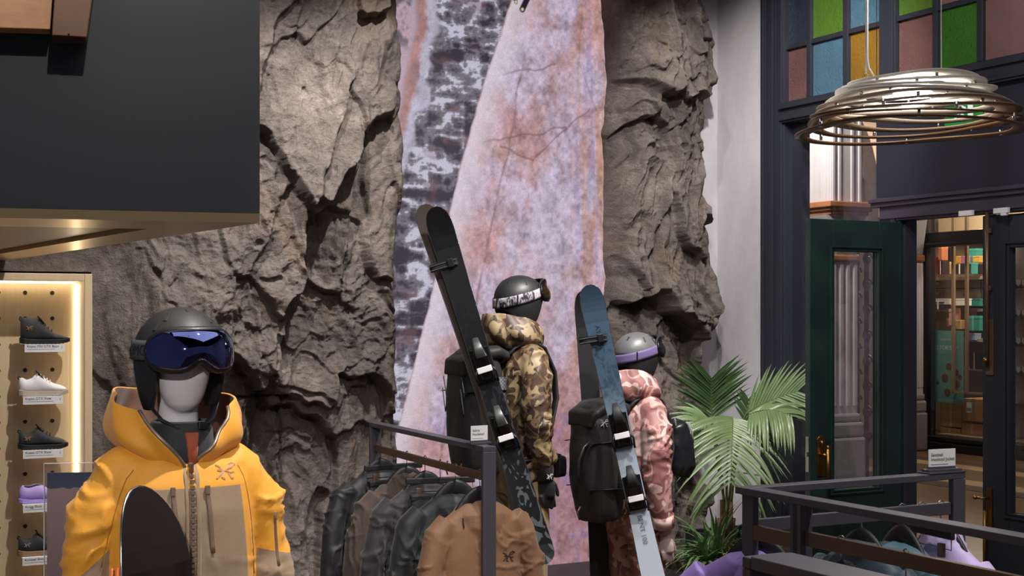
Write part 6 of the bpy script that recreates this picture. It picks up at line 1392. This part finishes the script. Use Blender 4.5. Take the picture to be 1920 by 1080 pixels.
def frond(stem, blade, nl, ln, mat, side, droop=.8, width=.024, sweep=.55, face=(0, -1, .3), l0=.45):
    rach = bez(blade, 24); st = bez(stem, 14)
    fr = MB().loft(st + rach[1:], [.010 - .004 * i / len(st) for i in range(len(st))] + [.006 - .0045 * i / 24 for i in range(24)], 8).build('frond', stem_m, pmP, smooth=True)
    up = Vector(face).normalized()
    for i in range(nl):
        t = .04 + .95 * i / (nl - 1); k = min(23, int(t * 24)); p = rach[k].lerp(rach[k + 1], t * 24 - k); tg = (rach[min(24, k + 2)] - rach[max(0, k - 1)]).normalized()
        sd = tg.cross(up).normalized(); lnk = ln * (l0 + (1 - l0) * math.sin(math.pi * min(1, .25 + t * .62)))
        for sg in side:
            d = (sd * sg + tg * (sweep + .5 * t) + up * rl.uniform(.05, .2) + Vector((rl.uniform(-.06, .06), rl.uniform(-.06, .06), rl.uniform(-.05, .05))))
            leaflet(p, d, lnk * rl.uniform(.9, 1.08), width * rl.uniform(.85, 1.15), droop * rl.uniform(.7, 1.3), up).build('leaflet', mat, fr, smooth=True)
# facing frond that hangs towards the viewer
frond([L3(1362, 985), L3(1362, 880, .05), L3(1364, 800, .05), L3(1373, 783, -.02)], [L3(1373, 783, -.02), L3(1376, 786, -.22), L3(1372, 830, -.42), L3(1370, 905, -.48)], 24, .50, LFM[1], (-1, 1), 1.05, .024, .25, (0, -.75, .65), .75)
frond([L3(1366, 985, .1), L3(1352, 900, .12), L3(1338, 840, .15), L3(1336, 790, .16)], [L3(1336, 790, .16), L3(1334, 760, .16), L3(1333, 735, .15), L3(1334, 712, .12)], 13, .34, LFM[2], (-1, 1), .25, .024, .75, (0, -1, .1), .55)
frond([L3(1366, 985, .05), L3(1372, 860, .02), L3(1385, 800, .0), L3(1400, 775, -.02)], [L3(1400, 775, -.02), L3(1425, 757, -.04), L3(1455, 745, -.06), L3(1492, 735, -.10)], 15, .33, LFM[0], (-1, 1), .35, .022, 1.0, (0, -.9, .5), .6)
frond([L3(1368, 985, .0), L3(1376, 860, .0), L3(1388, 800, -.05), L3(1405, 778, -.12)], [L3(1405, 778, -.12), L3(1425, 766, -.2), L3(1455, 764, -.28), L3(1482, 780, -.34)], 16, .36, LFM[1], (-1, 1), 1.3, .024, .45, (0, -.6, .8), .6)
frond([L3(1360, 985, .05), L3(1354, 880, .1), L3(1345, 815, .1), L3(1330, 790, .05)], [L3(1330, 790, .05), L3(1320, 782, .0), L3(1306, 784, -.04), L3(1292, 800, -.08)], 11, .26, LFM[0], (-1, 1), .9, .02, .5, (0, -.7, .7), .6)
frond([L3(1364, 985, .1), L3(1366, 900, .12), L3(1384, 840, .13), L3(1396, 790, .14)], [L3(1396, 790, .14), L3(1400, 775, .14), L3(1402, 765, .14), L3(1403, 752, .14)], 6, .16, LFM[2], (-1, 1), .3, .02, 1.0, (0, -1, .2))
for i in range(6):
    a = i * 1.05; MB().loft([(.03 * math.cos(a), .03 * math.sin(a), .25), (.04 * math.cos(a), .04 * math.sin(a), .45), (.052 * math.cos(a), .052 * math.sin(a), .55 + .06 * (i % 3))], [(.02, .012), (.018, .01), (.012, .005)], 8).build('sheath', bark, pmP, smooth=True)
pb = onF(1296, 1000, -.95); 
plM = MF_ @ Matrix.Translation((onF(1400, 1000, -.55)[0] + .16, -.42, 0))
plr = thing('planter', 'dark planter trough at the foot of the palm', 'planter', M=plM)
MB().box(-.62, .62, -.34, -.31, 0, .36).box(-.62, .62, .31, .34, 0, .36).box(-.62, -.59, -.309, .309, 0, .36).box(.59, .62, -.309, .309, 0, .36).build('trough', M['matte_black'], plr, bevel=.003)
MB().box(-.589, .589, -.309, .309, .27, .31).build('soil', plain('soil', (58, 44, 34), .95, 0, .3, 30, .8, 60), plr)
def tuft(px, py, Y, n, ln, wdt, mat, label, name='spider_plant', seed=1, spread=1.0, z0=None):
    b = P(px, py, Y); r_ = thing(name, label, 'plant', (b.x, b.y, .30)); q = random.Random(seed)
    for i in range(n):
        a = q.uniform(0, 6.283); el = q.uniform(.45, 1.5); d = Vector((math.cos(a) * math.cos(el) * spread, math.sin(a) * math.cos(el) * spread, math.sin(el)))
        leaflet(Vector((q.uniform(-.03, .03), q.uniform(-.03, .03), 0)), d, ln * q.uniform(.7, 1.15), wdt * q.uniform(.8, 1.2), q.uniform(1.0, 1.9), Vector((-d.x, -d.y, .8)).normalized()).build('leaf', mat, r_, smooth=True)
    return r_
LF4 = leafmat('striped green blade', (70, 110, 54), (112, 146, 84)); LF5 = leafmat('dark small leaf', (46, 66, 46), (70, 92, 62)); LF6 = leafmat('olive moss', (96, 92, 34), (134, 128, 52), .7)
tuft(1342, 1020, 9.25, 60, .46, .024, LF4, 'green spider plant with arching striped blades at the foot of the palm', seed=3)
tuft(1318, 1040, 9.2, 36, .36, .022, LF4, 'smaller green spider plant beside the rock column', seed=5)
tuft(1385, 1010, 9.6, 70, .26, .028, LF5, 'low dark green shrub behind the spider plants', 'low_shrub', 7, .8)
tuft(1405, 1015, 9.35, 60, .22, .026, LF5, 'low dark green shrub beside the olive moss', 'low_shrub', 9, .9)
ms = MB(); q = random.Random(8)
for i in range(900):
    x, y = q.uniform(-.32, .32), q.uniform(-.16, .16); h = .09 * (1 - (x / .34) ** 2) + q.uniform(-.015, .02); a = q.uniform(0, 6.28); l_ = .022
    d = Vector((math.cos(a), math.sin(a), q.uniform(.2, 1.2))).normalized() * l_; s_ = Vector((-math.sin(a), math.cos(a), 0)) * .005; p = Vector((x, y, h))
    ms.add([p - s_, p + s_, p + d], [(0, 1, 2)])
b_ = P(1440, 1010, 9.2); mo = tag(ms.build('moss_mound', LF6, M=Matrix.Translation((b_.x, b_.y, .36))), 'olive green moss mound in the planter', 'moss', kind='stuff')
# ------------------------------------------------------------------ snowboard and poster stand by the yellow jacket
bdM = Matrix.Translation(((287 - CX) / FPX * 3.30 + .012, 3.30, 0)) @ Matrix.Rotation(R(65), 4, 'Z')
sb = thing('snowboard', 'glossy black snowboard standing upright before the yellow jacket', 'snowboard', M=bdM)
zt = 1.95 - (915 - CY) / FPX * 3.30; zb = .004
def bhalf(z):
    w_ = .125; tip = .30
    if z > zt - tip: q_ = (z - zt + tip) / tip; w_ = .128 * max(0, 1 - q_ ** 2.6) ** .5
    elif z < zb + .2: q_ = (zb + .2 - z) / .2; w_ = .128 * max(0, 1 - q_ ** 2.6) ** .5
    return max(w_, .002)
zs_ = [zb, zb + .01, zb + .04, zb + .1, zb + .2, .4, .7, 1.0, zt - .3, zt - .24, zt - .19, zt - .14, zt - .10, zt - .07, zt - .045, zt - .025, zt - .012, zt - .004, zt]
def bbend(z): return .06 * max(0, (z - zt + .26) / .26) ** 2
for nm, y0, y1, mt in (('base_sheet', -.004, .0, plain('gloss dark base', (30, 24, 22), .06, 0, .2, 3)), ('top_sheet', .0, .004, M['gloss_black'])):
    v = []; f = []
    for z in zs_: h = bhalf(z); v += [(-h, y0 + bbend(z), z), (h, y0 + bbend(z), z), (h, y1 + bbend(z), z), (-h, y1 + bbend(z), z)]
    for i in range(len(zs_) - 1):
        for j in range(4): f.append((i * 4 + j, i * 4 + (j + 1) % 4, (i + 1) * 4 + (j + 1) % 4, (i + 1) * 4 + j))
    n = len(zs_) - 1; f += [(3, 2, 1, 0), (n * 4, n * 4 + 1, n * 4 + 2, n * 4 + 3)]; MB().add(v, f).build(nm, mt, sb)
ed = [(bhalf(z), bbend(z), z) for z in zs_] + [(-bhalf(z), bbend(z), z) for z in zs_[::-1]]
MB().loft(ed, .0032, 6, closed=True).build('steel_edge', M['chrome'], sb, smooth=True)
Yp = 4.25; sp_ = FPX / Yp
pa, pc = P(87, 868, Yp), P(280, 868, Yp); pw = pc.x - pa.x
ps = thing('poster_stand', 'clear acrylic poster stand with a dusky mountain print beside the shoe niche', 'poster stand', (pa.x + pw / 2, Yp, 0), R(8))
zt2 = pa.z; ztab = 1.0
MB().box(-pw / 2, pw / 2, -.006, -.003, ztab + .02, zt2).build('front_sheet', M['glass'], ps); MB().box(-pw / 2, pw / 2, .004, .007, ztab + .02, zt2).build('back_sheet', M['glass'], ps)
ac = plain('acrylic edge', (176, 176, 180), .2)
MB().box(-pw / 2 - .0015, -pw / 2, -.006, .007, ztab + .02, zt2).box(pw / 2, pw / 2 + .0015, -.006, .007, ztab + .02, zt2).box(-pw / 2, pw / 2, -.006, .007, zt2, zt2 + .0015).build('edge', ac, ps)
def print_mat():
    t = NT('dusky mountain print'); sp2 = t.n('ShaderNodeSeparateXYZ'); t.l(t.co(), sp2.inputs[0]); x, y, z = sp2.outputs
    n = t.noise(t.co((1, 0, .2)), 9, 4, .5); ridge = t.math('MULTIPLY_ADD', n, .07, zt2 - .105); sky = t.ramp(t.math('MULTIPLY_ADD', z, 5.0, -(zt2 - .2) * 5.0), [(.4, s2l((60, 68, 84))), (1.0, s2l((34, 42, 62)))])
    mt = t.ramp(t.math('MULTIPLY_ADD', z, 2.0, -(zt2 - .5) * 2.0), [(0, s2l((92, 74, 72))), (.7, s2l((126, 104, 104))), (1, s2l((140, 112, 108)))])
    t.set(t.mix(t.math('GREATER_THAN', z, ridge), mt, sky), .35); return t.m
MB().box(-pw / 2 + .008, pw / 2 - .008, -.0025, .0035, ztab + .02, zt2 - .028).build('print', print_mat(), ps)
MB().box(-pw / 2 - .01, pw / 2 + .01, -.08, .08, ztab, ztab + .0195).build('foot', M['matte_black'], ps, bevel=.003)
pt = thing('display_plinth', 'low charcoal plinth under the poster stand', 'plinth', (pa.x + pw / 2, Yp, 0), R(8))
MB().box(-.24, .24, -.18, .18, .04, ztab - .001).build('body', M['panel'], pt, bevel=.004); MB().box(-.22, .22, -.16, .16, 0, .0395).build('plinth_foot', M['matte_black'], pt)
# ------------------------------------------------------------------ the track spots that carry the light
head_mesh = {}
for i, (a, b) in enumerate(SPOTS):
    d = (b - a).normalized(); q = (-d).to_track_quat('Z', 'Y').to_matrix().to_4x4()
    r_ = thing('track_spotlight', 'black track spotlight aimed at ' + ('the yellow jacket from the side', 'the shoe niche', 'the rock face', 'the rock beside the niche', 'the rock column', 'the camouflage jacket', 'the pink jacket', 'the centre rack', 'the corner rack', 'the palm', 'the plaster wall, added to brighten it', 'the shop doors, added to brighten them', 'the timber sign box', 'the yellow jacket from the front, added as fill')[i], 'spotlight', M=Matrix.Translation(a), group='track spotlights under the ceiling')
    MB().lathe([(.055, .03), (.058, .10), (.05, .17), (.03, .18)], 20).xf(q).build('lamp_body', M['matte_black'], r_, smooth=True)
    MB().lathe([(.048, .034), (.048, .038)], 20).xf(q).build('lens', emit('spot lens', (255, 244, 226), 30), r_)
    MB().box(-.012, .012, -.012, .012, .12, CEIL - a.z).build('stem', M['matte_black'], r_)
